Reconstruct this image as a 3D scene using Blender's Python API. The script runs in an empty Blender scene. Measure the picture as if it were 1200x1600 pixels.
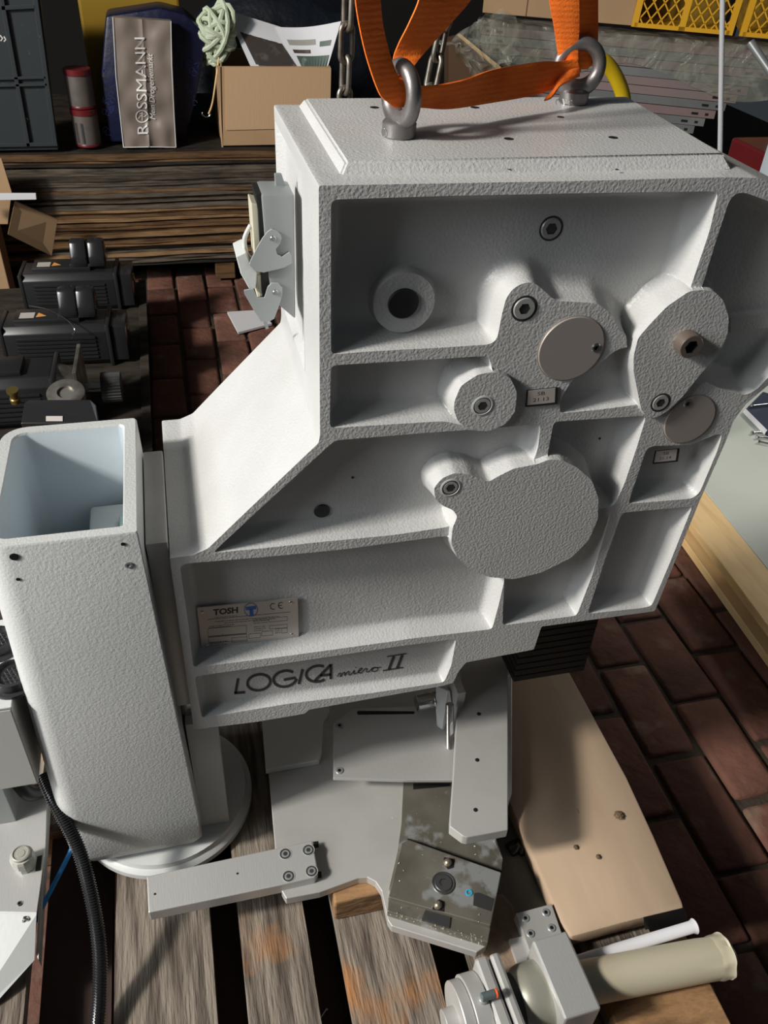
import bpy, bmesh, math, random
import numpy as np
from mathutils import Vector, Matrix, noise
from mathutils.geometry import delaunay_2d_cdt
random.seed(7)
S = bpy.context.scene
# ------------------------------------------------------------------ camera
F = 1300.0
def _n(v): return v/np.linalg.norm(v)
_dn = _n(np.array([-95, 1650, F])); _yy = np.array([-400, -1047, F])
_yy = _n(_yy - _dn*(_yy@_dn)); _up = -_dn; _xx = np.cross(_yy, _up)
RM = np.array([_xx, _yy, _up]); CAM = np.array([0, -0.80, 1.35])
cd = bpy.data.cameras.new('camera'); cam = bpy.data.objects.new('camera', cd); S.collection.objects.link(cam)
cd.sensor_fit = 'HORIZONTAL'; cd.sensor_width = 36; cd.lens = F/1200*36; cd.clip_start = .02
m4 = Matrix.Identity(4)
for i in range(3):
    m4[i][0] = RM[i][0]; m4[i][1] = -RM[i][1]; m4[i][2] = -RM[i][2]; m4[i][3] = CAM[i]
cam.matrix_world = m4
S.camera = cam
# ------------------------------------------------------------------ world, light, exposure
W = bpy.data.worlds.new('world'); S.world = W; W.use_nodes = True
W.node_tree.nodes['Background'].inputs[0].default_value = (.80, .90, 1, 1)
W.node_tree.nodes['Background'].inputs[1].default_value = .036
def area(name, pos, target, sx, sy, power, col):
    l = bpy.data.lights.new(name, 'AREA'); l.shape = 'RECTANGLE'; l.size = sx; l.size_y = sy; l.energy = power; l.color = col
    o = bpy.data.objects.new(name, l); S.collection.objects.link(o); o.location = pos
    o.rotation_euler = (Vector(target)-Vector(pos)).to_track_quat('-Z', 'Y').to_euler()
area('daylight_through_high_window', (-3.75, -.78, 3.35), (.3, -.05, .7), .5, .5, 268, (1, .95, .865))
area('daylight_through_gate', (-3.2, -.68, 2.3), (.3, -.05, .7), 2.2, 1.9, 94, (.93, .97, 1))
area('added_side_fill', (2.9, 1.3, 1.6), (1.42, .72, .05), .6, .6, 1.3, (1, .95, .87))  # added fill lamp to brighten the pine board and grey sheet; no known door
bpy.data.lights['added_side_fill'].spread = math.radians(40)
vs = S.view_settings; vs.view_transform = 'Standard'; vs.look = 'None'; vs.exposure = 0; vs.gamma = 1
try: vs.use_curve_mapping = False
except Exception: pass
# ------------------------------------------------------------------ helpers
def ray(px, py): return RM @ np.array([px-600, py-800, F])
def P(px, py, x=None, y=None, z=None):
    r = ray(px, py)
    a, v = (0, x) if x is not None else (1, y) if y is not None else (2, z)
    return Vector(CAM + r*((v-CAM[a])/r[a]))
def Pn(px, py, o, n):
    r = ray(px, py); n = np.array(n); return Vector(CAM + r*(((np.array(o)-CAM)@n)/(r@n)))
WL = {}
def obj(name, me, mat, parent=None, smooth=False, label=None):
    if isinstance(me, bmesh.types.BMesh):
        bmesh.ops.recalc_face_normals(me, faces=me.faces)
        m = bpy.data.meshes.new(name)
        for q in (mat if isinstance(mat, (list, tuple)) else [mat]): m.materials.append(q)
        me.to_mesh(m); me.free(); me = m
    if not me.materials:
        for q in (mat if isinstance(mat, (list, tuple)) else [mat]): me.materials.append(q)
    co = np.empty(len(me.vertices)*3); me.vertices.foreach_get('co', co); co = co.reshape(-1, 3)
    c = (co.min(0)+co.max(0))/2; c[2] = co[:, 2].min()
    me.transform(Matrix.Translation(-Vector(c)))
    if smooth:
        for p in me.polygons: p.use_smooth = True
        try: me.set_sharp_from_angle(angle=math.radians(38))
        except Exception: pass
    o = bpy.data.objects.new(name, me); S.collection.objects.link(o)
    wl = Vector(c); WL[o.name] = wl
    if parent: o.parent = parent; o.location = wl - WL[parent.name]
    else: o.location = wl
    if label: o['label'] = label
    return o
def tag(o, label, cat, group=None, kind=None):
    if label: o['label'] = label
    if cat: o['category'] = cat
    if group: o['group'] = group
    if kind: o['kind'] = kind
    return o
def thing(name, loc, label, cat, group=None):
    o = bpy.data.objects.new(name, None); S.collection.objects.link(o); o.location = loc; o.empty_display_size = .05
    WL[o.name] = Vector(loc); return tag(o, label, cat, group)
def box(x0, x1, y0, y1, z0, z1, bev=0, bm=None):
    b = bmesh.new()
    vs_ = [b.verts.new((x, y, z)) for z in (z0, z1) for x, y in ((x0, y0), (x1, y0), (x1, y1), (x0, y1))]
    for f in ((0, 3, 2, 1), (4, 5, 6, 7), (0, 1, 5, 4), (1, 2, 6, 5), (2, 3, 7, 6), (3, 0, 4, 7)): b.faces.new([vs_[i] for i in f])
    if bev: bmesh.ops.bevel(b, geom=b.edges[:], offset=bev, segments=2, profile=.5, affect='EDGES')
    return merge(bm, b)
def merge(bm, b, M=None):
    if M is not None: b.transform(M)
    if bm is None: return b
    t = bpy.data.meshes.new('t'); t.materials.append(None); t.materials.append(None); b.to_mesh(t); b.free(); bm.from_mesh(t); bpy.data.meshes.remove(t); return bm
def prism(pts, ext, bev=0, bm=None):
    """pts: 3-D polygon; ext: extrusion vector"""
    b = bmesh.new(); v0 = [b.verts.new(p) for p in pts]; e = Vector(ext); v1 = [b.verts.new(Vector(p)+e) for p in pts]
    b.faces.new(v0); b.faces.new(v1[::-1]); n = len(pts)
    for i in range(n): b.faces.new((v0[i], v1[i], v1[(i+1) % n], v0[(i+1) % n]))
    bmesh.ops.recalc_face_normals(b, faces=b.faces)
    if bev: bmesh.ops.bevel(b, geom=b.edges[:], offset=bev, segments=2, profile=.5, affect='EDGES', clamp_overlap=True)
    return merge(bm, b)
def zprism(pp, z, t, bev=0, bm=None): return prism([P(a, b, z=z) for a, b in pp], (0, 0, -t), bev, bm)
LS = 1.0
def frame_of(axis):
    a = Vector(axis).normalized(); u = a.orthogonal().normalized()
    if abs(a.z) < .9: u = a.cross(Vector((0, 0, 1))).normalized()
    return Matrix((u, a.cross(u), a)).transposed()
def lathe(prof, c, axis=(0, 0, 1), seg=32, bm=None, cap=True):
    b = bmesh.new(); rings = []
    for r, h in prof: rings.append([b.verts.new((LS*r*math.cos(2*math.pi*i/seg), LS*r*math.sin(2*math.pi*i/seg), LS*h)) for i in range(seg)])
    for k in range(len(rings)-1):
        for i in range(seg): b.faces.new((rings[k][i], rings[k][(i+1) % seg], rings[k+1][(i+1) % seg], rings[k+1][i]))
    if cap: b.faces.new(rings[0][::-1]); b.faces.new(rings[-1])
    M = Matrix.Translation(Vector(c)) @ frame_of(axis).to_4x4()
    return merge(bm, b, M)
def cyl(c, axis, r, h, bev=.0006, seg=28, bm=None):
    return lathe([(r-bev, 0), (r, bev), (r, h-bev), (r-bev, h)], c, axis, seg, bm)
def screw(c, axis, r, hexr, h=.004, seg=24, bm=None, cham=.001):
    """round socket head with a hexagon recess (material slot 1 in the recess)"""
    b = bmesh.new()
    def hx(i):
        a = 2*math.pi*i/seg; k = (a % (math.pi/3))-math.pi/6; return hexr*math.cos(math.pi/6)/math.cos(k)
    rs = []
    for r_, z in ((r, 0), (r, h-cham), (r-cham, h)): rs.append([(r_, z)]*seg)
    rs.append([(hx(i), h) for i in range(seg)]); rs.append([(hx(i), h-min(h*.9, hexr)) for i in range(seg)])
    V_ = [[b.verts.new((LS*q[i][0]*math.cos(2*math.pi*i/seg), LS*q[i][0]*math.sin(2*math.pi*i/seg), LS*q[i][1])) for i in range(seg)] for q in rs]
    for k in range(4):
        for i in range(seg):
            f = b.faces.new((V_[k][i], V_[k][(i+1) % seg], V_[k+1][(i+1) % seg], V_[k+1][i]))
            if k == 3: f.material_index = 1
    f = b.faces.new(V_[4]); f.material_index = 1
    b.faces.new(V_[0][::-1])
    return merge(bm, b, Matrix.Translation(Vector(c)) @ frame_of(axis).to_4x4())
def smooth_path(pts, n=10, closed=False):
    pts = [Vector(p) for p in pts]; out = []; N = len(pts)
    g = (lambda i: pts[i % N]) if closed else (lambda i: pts[max(0, min(N-1, i))])
    for i in range(N if closed else N-1):
        p0, p1, p2, p3 = g(i-1), g(i), g(i+1), g(i+2)
        for k in range(n):
            t = k/n; out.append(.5*((2*p1)+(p2-p0)*t+(2*p0-5*p1+4*p2-p3)*t*t+(3*p1-p0-3*p2+p3)*t**3))
    if not closed: out.append(pts[-1])
    return out
def tube(pts, r, seg=12, bm=None, closed=False, rf=None):
    b = bmesh.new(); n = len(pts); rings = []; pts = [Vector(p) for p in pts]
    up = None
    for i, p in enumerate(pts):
        if closed: t = pts[(i+1) % n]-pts[i-1]
        else: t = pts[min(n-1, i+1)]-pts[max(0, i-1)]
        t.normalize(); 
        if up is None: up = t.orthogonal().normalized()
        up = (up - t*up.dot(t)).normalized(); s = t.cross(up); rr = (rf(i) if rf else r)*LS
        rings.append([b.verts.new(p+(up*math.cos(2*math.pi*k/seg)+s*math.sin(2*math.pi*k/seg))*rr) for k in range(seg)])
    for i in range(n if closed else n-1):
        A, B = rings[i], rings[(i+1) % n]
        for k in range(seg): b.faces.new((A[k], A[(k+1) % seg], B[(k+1) % seg], B[k]))
    if not closed: b.faces.new(rings[0][::-1]); b.faces.new(rings[-1])
    return merge(bm, b)
def strap(L, Rr, t, bm=None, sub=8):
    L = smooth_path(L, sub); Rr = smooth_path(Rr, sub); b = bmesh.new(); n = len(L); A = []
    for i in range(n):
        d = L[min(n-1, i+1)]-L[max(0, i-1)]; w = Rr[i]-L[i]; nn = d.cross(w)
        nn = nn.normalized()*t/2 if nn.length > 1e-9 else Vector((0, t/2, 0)); row = []
        K = 7
        for s in (1, -1):
            rng = range(K) if s == 1 else range(K-1, -1, -1)
            for k in rng:
                u = k/(K-1); e = 1-.55*(abs(2*u-1)**4); row.append(b.verts.new(L[i]+w*u+nn*s*e))
        A.append(row)
    m = len(A[0])
    for i in range(n-1):
        for k in range(m): b.faces.new((A[i][k], A[i][(k+1) % m], A[i+1][(k+1) % m], A[i+1][k]))
    b.faces.new(A[0][::-1]); b.faces.new(A[-1])
    return merge(bm, b)
def ribbon_px(strokes, proj, w, lift, t=.0002, bm=None):
    """strokes: polylines in photo pixels put on a real surface by proj(px,py); flat print"""
    bm = bm or bmesh.new()
    for st in strokes:
        ww = w
        if isinstance(st, tuple): st, ww = st
        q = [Vector((a, b)) for a, b in st]; n = len(q); Lp, Rp = [], []
        cl = (q[0]-q[-1]).length < .01
        for i in range(n):
            if cl: d = q[(i+1) % (n-1)]-q[(i-1) % (n-1)]
            else: d = q[min(n-1, i+1)]-q[max(0, i-1)]
            d = d.normalized(); s = Vector((-d.y, d.x))*ww/2
            Lp.append(proj(*(q[i]+s))+lift); Rp.append(proj(*(q[i]-s))+lift)
        for i in range(n-1):
            bm.faces.new([bm.verts.new(p) for p in (Lp[i], Rp[i], Rp[i+1], Lp[i+1])])
    return bm
def text_px(s, o, adv, up, proj, lift, bold=0, shear=0, bm=None):
    c = bpy.data.curves.new('txt', 'FONT'); c.body = s; c.size = 1; c.offset = bold; c.shear = shear; c.resolution_u = 3
    to = bpy.data.objects.new('txt', c); S.collection.objects.link(to)
    dg = bpy.context.evaluated_depsgraph_get(); me = bpy.data.meshes.new_from_object(to.evaluated_get(dg))
    bpy.data.objects.remove(to); bpy.data.curves.remove(c)
    xs = [v.co.x for v in me.vertices]; w = max(xs)-min(xs); x0 = min(xs); ys = [v.co.y for v in me.vertices]; h = max(max(ys), .5)
    for v in me.vertices:
        a = (v.co.x-x0)/w; b = v.co.y/.73
        v.co = proj(o[0]+adv[0]*a+up[0]*b, o[1]+adv[1]*a+up[1]*b)+lift
    bm = bm or bmesh.new(); bm.from_mesh(me); bpy.data.meshes.remove(me); return bm
def arc(cx, cy, rx, ry, a0, a1, tilt=0, n=18):
    o = []
    for i in range(n+1):
        a = math.radians(a0+(a1-a0)*i/n); x, y = rx*math.cos(a), -ry*math.sin(a); t = math.radians(tilt)
        o.append((cx+x*math.cos(t)+y*math.sin(t), cy-x*math.sin(t)+y*math.cos(t)))
    return o
# ------------------------------------------------------------------ materials
def mat(name, col, rough=.5, metal=0, bump=None, var=None, rnd=0, spec=.5, stretch=None, alpha=None, coat=0):
    """bump=(scale, strength, distance[, detail]); var=(scale, other colour, lo, hi); rnd = per-object value change"""
    m = bpy.data.materials.new(name); m.use_nodes = True; nt = m.node_tree; N = nt.nodes; L = nt.links
    b = N['Principled BSDF']; b.inputs['Base Color'].default_value = (*col, 1); b.inputs['Roughness'].default_value = rough
    b.inputs['Metallic'].default_value = metal; b.inputs['Specular IOR Level'].default_value = spec; b.inputs['Coat Weight'].default_value = coat
    tc = N.new('ShaderNodeTexCoord'); mp = N.new('ShaderNodeMapping'); L.new(tc.outputs['Object'], mp.inputs[0])
    if stretch: mp.inputs['Scale'].default_value = stretch
    src = None
    if var:
        vs_ = var if isinstance(var, list) else [var]; prev = None
        for (sc, c2, lo, hi) in vs_:
            nz = N.new('ShaderNodeTexNoise'); nz.inputs['Scale'].default_value = sc; nz.inputs['Detail'].default_value = 6
            nz.noise_dimensions = '4D'
            if rnd or True:
                oi = N.new('ShaderNodeObjectInfo'); mul = N.new('ShaderNodeMath'); mul.operation = 'MULTIPLY'; mul.inputs[1].default_value = 30
                L.new(oi.outputs['Random'], mul.inputs[0]); L.new(mul.outputs[0], nz.inputs['W'])
            L.new(mp.outputs[0], nz.inputs['Vector'])
            mr = N.new('ShaderNodeMapRange'); mr.inputs['From Min'].default_value = lo; mr.inputs['From Max'].default_value = hi
            L.new(nz.outputs['Fac'], mr.inputs['Value']); mx = N.new('ShaderNodeMix'); mx.data_type = 'RGBA'
            L.new(mr.outputs[0], mx.inputs[0])
            if prev is None: mx.inputs[6].default_value = (*col, 1)
            else: L.new(prev, mx.inputs[6])
            mx.inputs[7].default_value = (*c2, 1); prev = mx.outputs[2]
        src = prev
    if rnd:
        oi = N.new('ShaderNodeObjectInfo'); mr = N.new('ShaderNodeMapRange'); mr.inputs['To Min'].default_value = 1-rnd; mr.inputs['To Max'].default_value = 1+rnd
        L.new(oi.outputs['Random'], mr.inputs['Value']); hs = N.new('ShaderNodeHueSaturation'); L.new(mr.outputs[0], hs.inputs['Value'])
        if src: L.new(src, hs.inputs['Color'])
        else: hs.inputs['Color'].default_value = (*col, 1)
        src = hs.outputs[0]
    if src: L.new(src, b.inputs['Base Color'])
    if bump:
        nz = N.new('ShaderNodeTexNoise'); nz.inputs['Scale'].default_value = bump[0]; nz.inputs['Detail'].default_value = bump[3] if len(bump) > 3 else 3
        L.new(mp.outputs[0], nz.inputs['Vector']); bp = N.new('ShaderNodeBump'); bp.inputs['Strength'].default_value = bump[1]
        bp.inputs['Distance'].default_value = bump[2]; L.new(nz.outputs['Fac'], bp.inputs['Height']); L.new(bp.outputs[0], b.inputs['Normal'])
    if alpha is not None: b.inputs['Alpha'].default_value = alpha
    return m
PAINT = mat('hammered_grey_paint', (.575, .575, .57), .38, bump=(330, .85, .0008, 2.0), var=(9, (.50, .50, .49), .4, .75))
PAINT_S = mat('smooth_grey_paint', (.60, .62, .61), .35, bump=(160, .25, .0005, 2), var=(7, (.54, .55, .54), .4, .8))
COLP = mat('column_paint', (.57, .58, .575), .36, bump=(330, .75, .0007, 2.0), var=(6, (.50, .51, .50), .4, .8))
WHITEP = mat('pale_box_paint', (.66, .66, .63), .4, bump=(300, .2, .0003))
INNER = mat('column_inner_paint', (.50, .56, .60), .45, bump=(120, .25, .0005))
ALU = mat('machined_aluminium', (.56, .55, .53), .45, .4, bump=(260, .12, .0002), var=(12, (.47, .46, .44), .45, .75), stretch=(1, 1, 1))
ALU_M = mat('milled_aluminium', (.55, .545, .53), .42, .45, bump=(60, .35, .0004), stretch=(12, 1, 1))
ALU_D = mat('stained_steel', (.27, .25, .21), .45, .6, bump=(180, .3, .0003), var=[(14, (.17, .155, .125), .4, .65), (16, (.40, .41, .41), .575, .615)])
BLKSTEEL = mat('blued_steel', (.10, .10, .10), .4, .7, bump=(200, .3, .0003), var=(30, (.2, .2, .19), .55, .8))
STEEL = mat('bright_steel', (.55, .55, .55), .25, 1)
SCREWM = mat('screw_head_metal', (.46, .46, .44), .35, .35)
DISC = mat('turned_disc_metal', (.60, .54, .50), .42, .6, bump=(900, .1, .0001))
DARKM = mat('recess_shade', (.02, .02, .02), .4, .3)  # near-black colour stands in for the shade inside holes, slots and sockets
EYE = mat('forged_steel', (.27, .25, .245), .42, .75, bump=(180, .4, .0005), var=(40, (.15, .14, .135), .45, .7))
BLACK = mat('black_plastic', (.022, .022, .024), .42, bump=(150, .1, .0003))
BLACKG = mat('gloss_black', (.018, .018, .02), .22, spec=.6)
BLACKR = mat('black_rubber', (.004, .004, .0045), .65)
GREYM = mat('grey_cast_metal', (.33, .35, .35), .42, .4, bump=(250, .25, .0003))
BEIGE = mat('beige_insert', (.60, .57, .44), .4)
INK = mat('charcoal_print', (.028, .028, .03), .5)
INKW = mat('white_print', (.72, .71, .69), .5)
INKB = mat('blue_print', (.03, .12, .42), .4)
PLATE = mat('engraved_plate', (.58, .54, .51), .38, .55, bump=(300, .1, .0001))
LBL = mat('silver_label', (.60, .55, .51), .4, .2)
def orange_mat():
    m = mat('orange_webbing', (.95, .20, .025), .6, var=(30, (.80, .13, .02), .45, .75), spec=.25); nt = m.node_tree; N = nt.nodes; L = nt.links
    tc = N.new('ShaderNodeTexCoord'); w = N.new('ShaderNodeTexWave'); w.wave_type = 'BANDS'; w.bands_direction = 'Z'
    w.inputs['Scale'].default_value = 62; w.inputs['Distortion'].default_value = 2.5; w.inputs['Detail Scale'].default_value = 3
    L.new(tc.outputs['Object'], w.inputs['Vector']); bp = N.new('ShaderNodeBump'); bp.inputs['Strength'].default_value = .3; bp.inputs['Distance'].default_value = .0008
    L.new(w.outputs['Fac'], bp.inputs['Height'])
    nz = N.new('ShaderNodeTexNoise'); nz.inputs['Scale'].default_value = 700; L.new(tc.outputs['Object'], nz.inputs['Vector'])
    b2 = N.new('ShaderNodeBump'); b2.inputs['Strength'].default_value = .5; b2.inputs['Distance'].default_value = .0006
    L.new(nz.outputs['Fac'], b2.inputs['Height']); L.new(bp.outputs[0], b2.inputs['Normal']); L.new(b2.outputs[0], N['Principled BSDF'].inputs['Normal']); return m
ORANGE = orange_mat()
CHAIN = mat('chain_steel', (.34, .31, .27), .38, .8, var=(60, (.22, .17, .12), .45, .7))
WOODP = mat('weathered_pallet_wood', (.255, .215, .175), .8, bump=(30, .9, .004, 8), var=[(12, (.095, .075, .06), .42, .64), (2.6, (.38, .17, .06), .58, .70)], rnd=.12, stretch=(6, .7, 3), spec=.2)
for _nd in WOODP.node_tree.nodes:
    if _nd.type == 'TEX_NOISE' and abs(_nd.inputs['Scale'].default_value-2.6) < .01:
        WOODP.node_tree.links.new([q for q in WOODP.node_tree.nodes if q.type == 'TEX_COORD'][0].outputs['Object'], _nd.inputs['Vector']); _nd.inputs['Scale'].default_value = 7
WOODY = mat('fresh_pine', (.80, .56, .27), .6, bump=(20, .3, .001), var=(5, (.62, .38, .15), .45, .7), stretch=(7, .8, 3))
WOODR = mat('rough_timber', (.36, .20, .09), .8, bump=(40, .8, .004, 8), var=(14, (.16, .09, .045), .4, .65), stretch=(1, 4, 3))
WOODC = mat('grey_brown_timber', (.30, .22, .16), .85, bump=(60, .9, .004, 8), var=(24, (.17, .10, .06), .4, .65))
BRICK = mat('worn_brick', (.19, .085, .062), .8, bump=(38, .9, .006, 8), var=[(7, (.105, .055, .04), .4, .65), (13, (.28, .21, .16), .58, .80)], rnd=.3, spec=.2)
MORTAR = mat('sandy_joint', (.05, .037, .026), .95, bump=(90, .9, .004))
CARD = mat('brown_cardboard', (.46, .30, .17), .75, bump=(30, .15, .001), var=(5, (.40, .26, .15), .4, .7), spec=.2)
CARDR = mat('corrugated_cardboard', (.56, .37, .215), .75, bump=(28, .35, .0012), stretch=(9, 1, .4), spec=.2)
CARDP = mat('dusty_packing_board', (.60, .445, .315), .5, bump=(9, .4, .004), var=[(4, (.50, .365, .25), .4, .7), (55, (.25, .17, .10), .70, .76)], stretch=(2, .7, 1), spec=.3)
GREYB = mat('grey_board', (.17, .165, .145), .6, var=(6, (.12, .12, .105), .4, .7))
SH = [mat('aged_board_%s' % n, c, .8, bump=(60, .6, .002, 6), var=(11, c2, .4, .65), rnd=.25, stretch=(1, 3, 9), spec=.15) for n, c, c2 in
      (('tan', (.33, .20, .10), (.16, .09, .045)), ('brown', (.22, .125, .06), (.10, .055, .03)), ('grey', (.13, .105, .08), (.05, .04, .032)), ('dark', (.05, .04, .032), (.02, .017, .014)))]
CRATE = mat('grey_crate_plastic', (.035, .042, .046), .4, bump=(14, .1, .001), var=(70, (.09, .10, .10), .66, .75))
BAG = mat('taupe_bag_film', (.25, .205, .175), .38, bump=(8, .5, .012, 2), var=(5, (.21, .17, .145), .4, .7))
BLUEB = mat('blue_woven_bag', (.004, .006, .032), .45, bump=(20, .5, .006))
BLUEP = mat('pale_blue_print', (.02, .035, .14), .5)
RED = mat('red_tin', (.13, .012, .015), .35)  # red lowered to carry the crate's shade on the tins; red case shares it
TINW = mat('tin_label', (.12, .10, .09), .45, var=(25, (.09, .08, .07), .5, .7))  # label white darkened to carry the crate's shade on the tins
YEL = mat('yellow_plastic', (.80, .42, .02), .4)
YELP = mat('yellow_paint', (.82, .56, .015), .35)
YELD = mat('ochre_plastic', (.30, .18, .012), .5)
ROPE = mat('pale_green_rope', (.55, .62, .46), .8, bump=(300, .8, .002))
PAPER = mat('white_paper', (.72, .72, .75), .6)
PAPERD = mat('printed_dark', (.06, .05, .045), .5, var=(16, (.22, .17, .14), .5, .7))
PAPERG = mat('printed_green', (.07, .11, .09), .5, var=(20, (.35, .38, .34), .6, .75))
TUBEC = mat('beige_tube_card', (.60, .545, .40), .55, bump=(60, .15, .0006), var=(9, (.58, .42, .33), .56, .72))
GALV = mat('galvanised_profile', (.25, .265, .265), .45, .45, var=(5, (.19, .19, .19), .4, .7), rnd=.12)
GALVR = mat('pinkish_profile', (.31, .215, .21), .5, .3, var=(4, (.25, .21, .205), .4, .7), rnd=.12)
SHEET = mat('dusty_grey_green_sheet', (.54, .58, .52), .6, bump=(6, .1, .002), var=[(3, (.46, .50, .45), .4, .7), (60, (.7, .7, .68), .74, .78)])
NAVY = mat('navy_box', (.02, .028, .055), .4)
RODM = mat('white_rod_paint', (.62, .63, .66), .35)
CYAN = mat('cyan_plastic', (.02, .38, .62), .3)
BLUET = mat('blue_hose', (.01, .16, .42), .35)
ORNG = mat('orange_ring_plastic', (.9, .13, .03), .35)
GREYP = mat('dark_grey_plastic', (.10, .125, .13), .4)
TRI = mat('orange_sticker', (.75, .33, .08), .5)
DWALL = mat('dark_wall', (.010, .009, .008), .9, bump=(5, .3, .01))
def film_mat():
    m = bpy.data.materials.new('clear_wrinkled_film'); m.use_nodes = True; N = m.node_tree.nodes; L = m.node_tree.links
    for n in list(N):
        if n.type == 'BSDF_PRINCIPLED': N.remove(n)
    out = N['Material Output']; tr = N.new('ShaderNodeBsdfTransparent'); pr = N.new('ShaderNodeBsdfPrincipled'); mx = N.new('ShaderNodeMixShader')
    pr.inputs['Base Color'].default_value = (.42, .42, .36, 1); pr.inputs['Roughness'].default_value = .22
    tr.inputs[0].default_value = (.93, .93, .90, 1)
    tc = N.new('ShaderNodeTexCoord'); nz = N.new('ShaderNodeTexNoise'); nz.inputs['Scale'].default_value = 9; nz.inputs['Detail'].default_value = 5; nz.inputs['Distortion'].default_value = 1.5
    L.new(tc.outputs['Object'], nz.inputs['Vector']); mr = N.new('ShaderNodeMapRange'); mr.inputs['From Min'].default_value = .35; mr.inputs['From Max'].default_value = .7
    mr.inputs['To Min'].default_value = .14; mr.inputs['To Max'].default_value = .6; L.new(nz.outputs['Fac'], mr.inputs['Value'])
    bp = N.new('ShaderNodeBump'); bp.inputs['Distance'].default_value = .02; bp.inputs['Strength'].default_value = .8; L.new(nz.outputs['Fac'], bp.inputs['Height']); L.new(bp.outputs[0], pr.inputs['Normal'])
    L.new(mr.outputs[0], mx.inputs[0]); L.new(tr.outputs[0], mx.inputs[1]); L.new(pr.outputs[0], mx.inputs[2]); L.new(mx.outputs[0], out.inputs[0]); return m
FILM = film_mat()
# ------------------------------------------------------------------ setting
fl = obj('floor', box(-3, 4.2, -1.6, 5.4, -.12, -.010), MORTAR); fl['kind'] = 'structure'
wb = obj('wall_back', box(-3, 4.2, 5.4, 5.6, -.12, 3.2), DWALL); wb['kind'] = 'structure'
BM = []
for k in range(5):
    b = box(-.0515, .0515, -.1125, .1125, -.028, 0)
    bmesh.ops.bevel(b, geom=b.edges[:], offset=.007+.0015*k, segments=2, profile=.6, affect='EDGES')
    for v in b.verts:
        q = noise.noise_vector(Vector((v.co.x*22, v.co.y*14, k*5.3)))*.0045
        v.co += Vector((q.x, q.y, min(q.z, .001) if v.co.z > -.005 else 0))
    bmesh.ops.recalc_face_normals(b, faces=b.faces); m = bpy.data.meshes.new('brick'); b.to_mesh(m); b.free(); m.materials.append(BRICK)
    for p in m.polygons: p.use_smooth = True
    BM.append(m)
def want(x, y):
    if x > .5: return -.5 < y < 1.25 and x < 1.75
    if -.75 < x <= .5: return .75 < y < 2.6
    return False
nb = 0
for i in range(-7, 16):
    for j in range(-4, 13):
        x = .845+(i-8)*.114; y = .125+j*.236+(0 if i % 2 == 0 else .118)
        if not (want(x, y) or (-.5 < y < .9 and -.36 < x < .42)) or nb >= 296: continue
        o = bpy.data.objects.new('brick', random.choice(BM)); S.collection.objects.link(o); o.parent = fl; nb += 1
        o.location = Vector((x+random.uniform(-.002, .002), y+random.uniform(-.004, .004), random.uniform(-.003, .002)))-WL[fl.name]
        o.rotation_euler = (random.uniform(-.012, .012), random.uniform(-.015, .015), random.uniform(-.012, .012)+(math.pi if random.random() < .5 else 0))
# ------------------------------------------------------------------ pallet under the machine
pal = thing('wooden_pallet', (.15, .2, 0), 'weathered grey wooden pallet with rust stains under the machine parts', 'pallet')
for x0, x1, y0 in ((-.40, -.30, -.55), (-.186, -.055, -.55), (-.016, .077, -.55), (.118, .243, -.55), (.292, .40, -.55), (.45, .56, -.55)):
    b = box(x0, x1, y0, .62, .122, .144); bmesh.ops.subdivide_edges(b, edges=[e for e in b.edges if abs(e.verts[0].co.y-e.verts[1].co.y) > .5], cuts=26)
    for v in b.verts: v.co.x += noise.noise(Vector((v.co.x*3, v.co.y*5, 1)))*.006
    o = obj('slat', b, WOODP, pal)
GAP_SHADE = mat('gap_shade_board', (.04, .020, .015), .8, bump=(20, .5, .003), stretch=(6, .7, 3))  # reddish board colour darkened to hold the shade in the slat gaps
for xa_, xb_ in ((-.295, -.20), (-.09, .01), (.06, .14), (.225, .31)): obj('bottom_board', box(xa_, xb_, -.55, .62, .060, .080), GAP_SHADE, pal)  # added below the gaps to cover bricks that came out too bright
for y in (-.50, .02, .55):
    obj('stringer', box(-.34, .56, y, y+.085, .1, .122), WOODP, pal)
    for x in (-.34, .05, .44): obj('block', box(x, x+.12, y, y+.085, .005, .1, .002), WOODR, pal)
# ------------------------------------------------------------------ the machine casting
LS = KM = .8894; YF = -.0885            # face plane of the casting; the body is a little smaller than first measured
def Dy(v): return YF+KM*v                # depth behind the face
def Hz(v): return .1493+KM*v             # height
def Q(px, py, y=None, z=None): return P(px, py, y=Dy(y)) if y is not None else P(px, py, z=Hz(z))
def poly(px, y): return [(Q(a, b, y=y).x, Q(a, b, y=y).z) for a, b in px]
def resample(pts, step=.003, sig=.0035):
    pts = np.array(pts); q = np.vstack([pts, pts[:1]]); d = np.r_[0, np.cumsum(np.linalg.norm(np.diff(q, axis=0), axis=1))]
    n = max(12, int(d[-1]/step/KM)); t = np.linspace(0, d[-1], n, endpoint=False)
    r = np.c_[np.interp(t, d, q[:, 0]), np.interp(t, d, q[:, 1])]
    if sig > 0:
        k = np.arange(-12, 13)*(d[-1]/n); w = np.exp(-k**2/2/(sig*KM)**2); w /= w.sum()
        r = sum(np.roll(r, -(i-12), axis=0)*w[i] for i in range(25))
    return r
OUT = resample(poly([(498, 290), (900, 283), (1130, 277), (1185, 278), (1240, 296), (1300, 340), (1332, 420), (1320, 500), (1268, 556), (1200, 602), (1165, 632), (1146, 658), (1133, 692), (1093, 783), (1051, 886), (1023, 955), (920, 969), (846, 979), (834, 1015), (728, 1035), (716, 1050), (708, 1067), (690, 1072), (482, 1109), (477, 1115), (400, 1128), (303, 1140), (284, 1006), (265, 872), (300, 868), (325, 857), (377, 807), (498, 692), (500, 680)], 0), .003, .0018)
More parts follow.
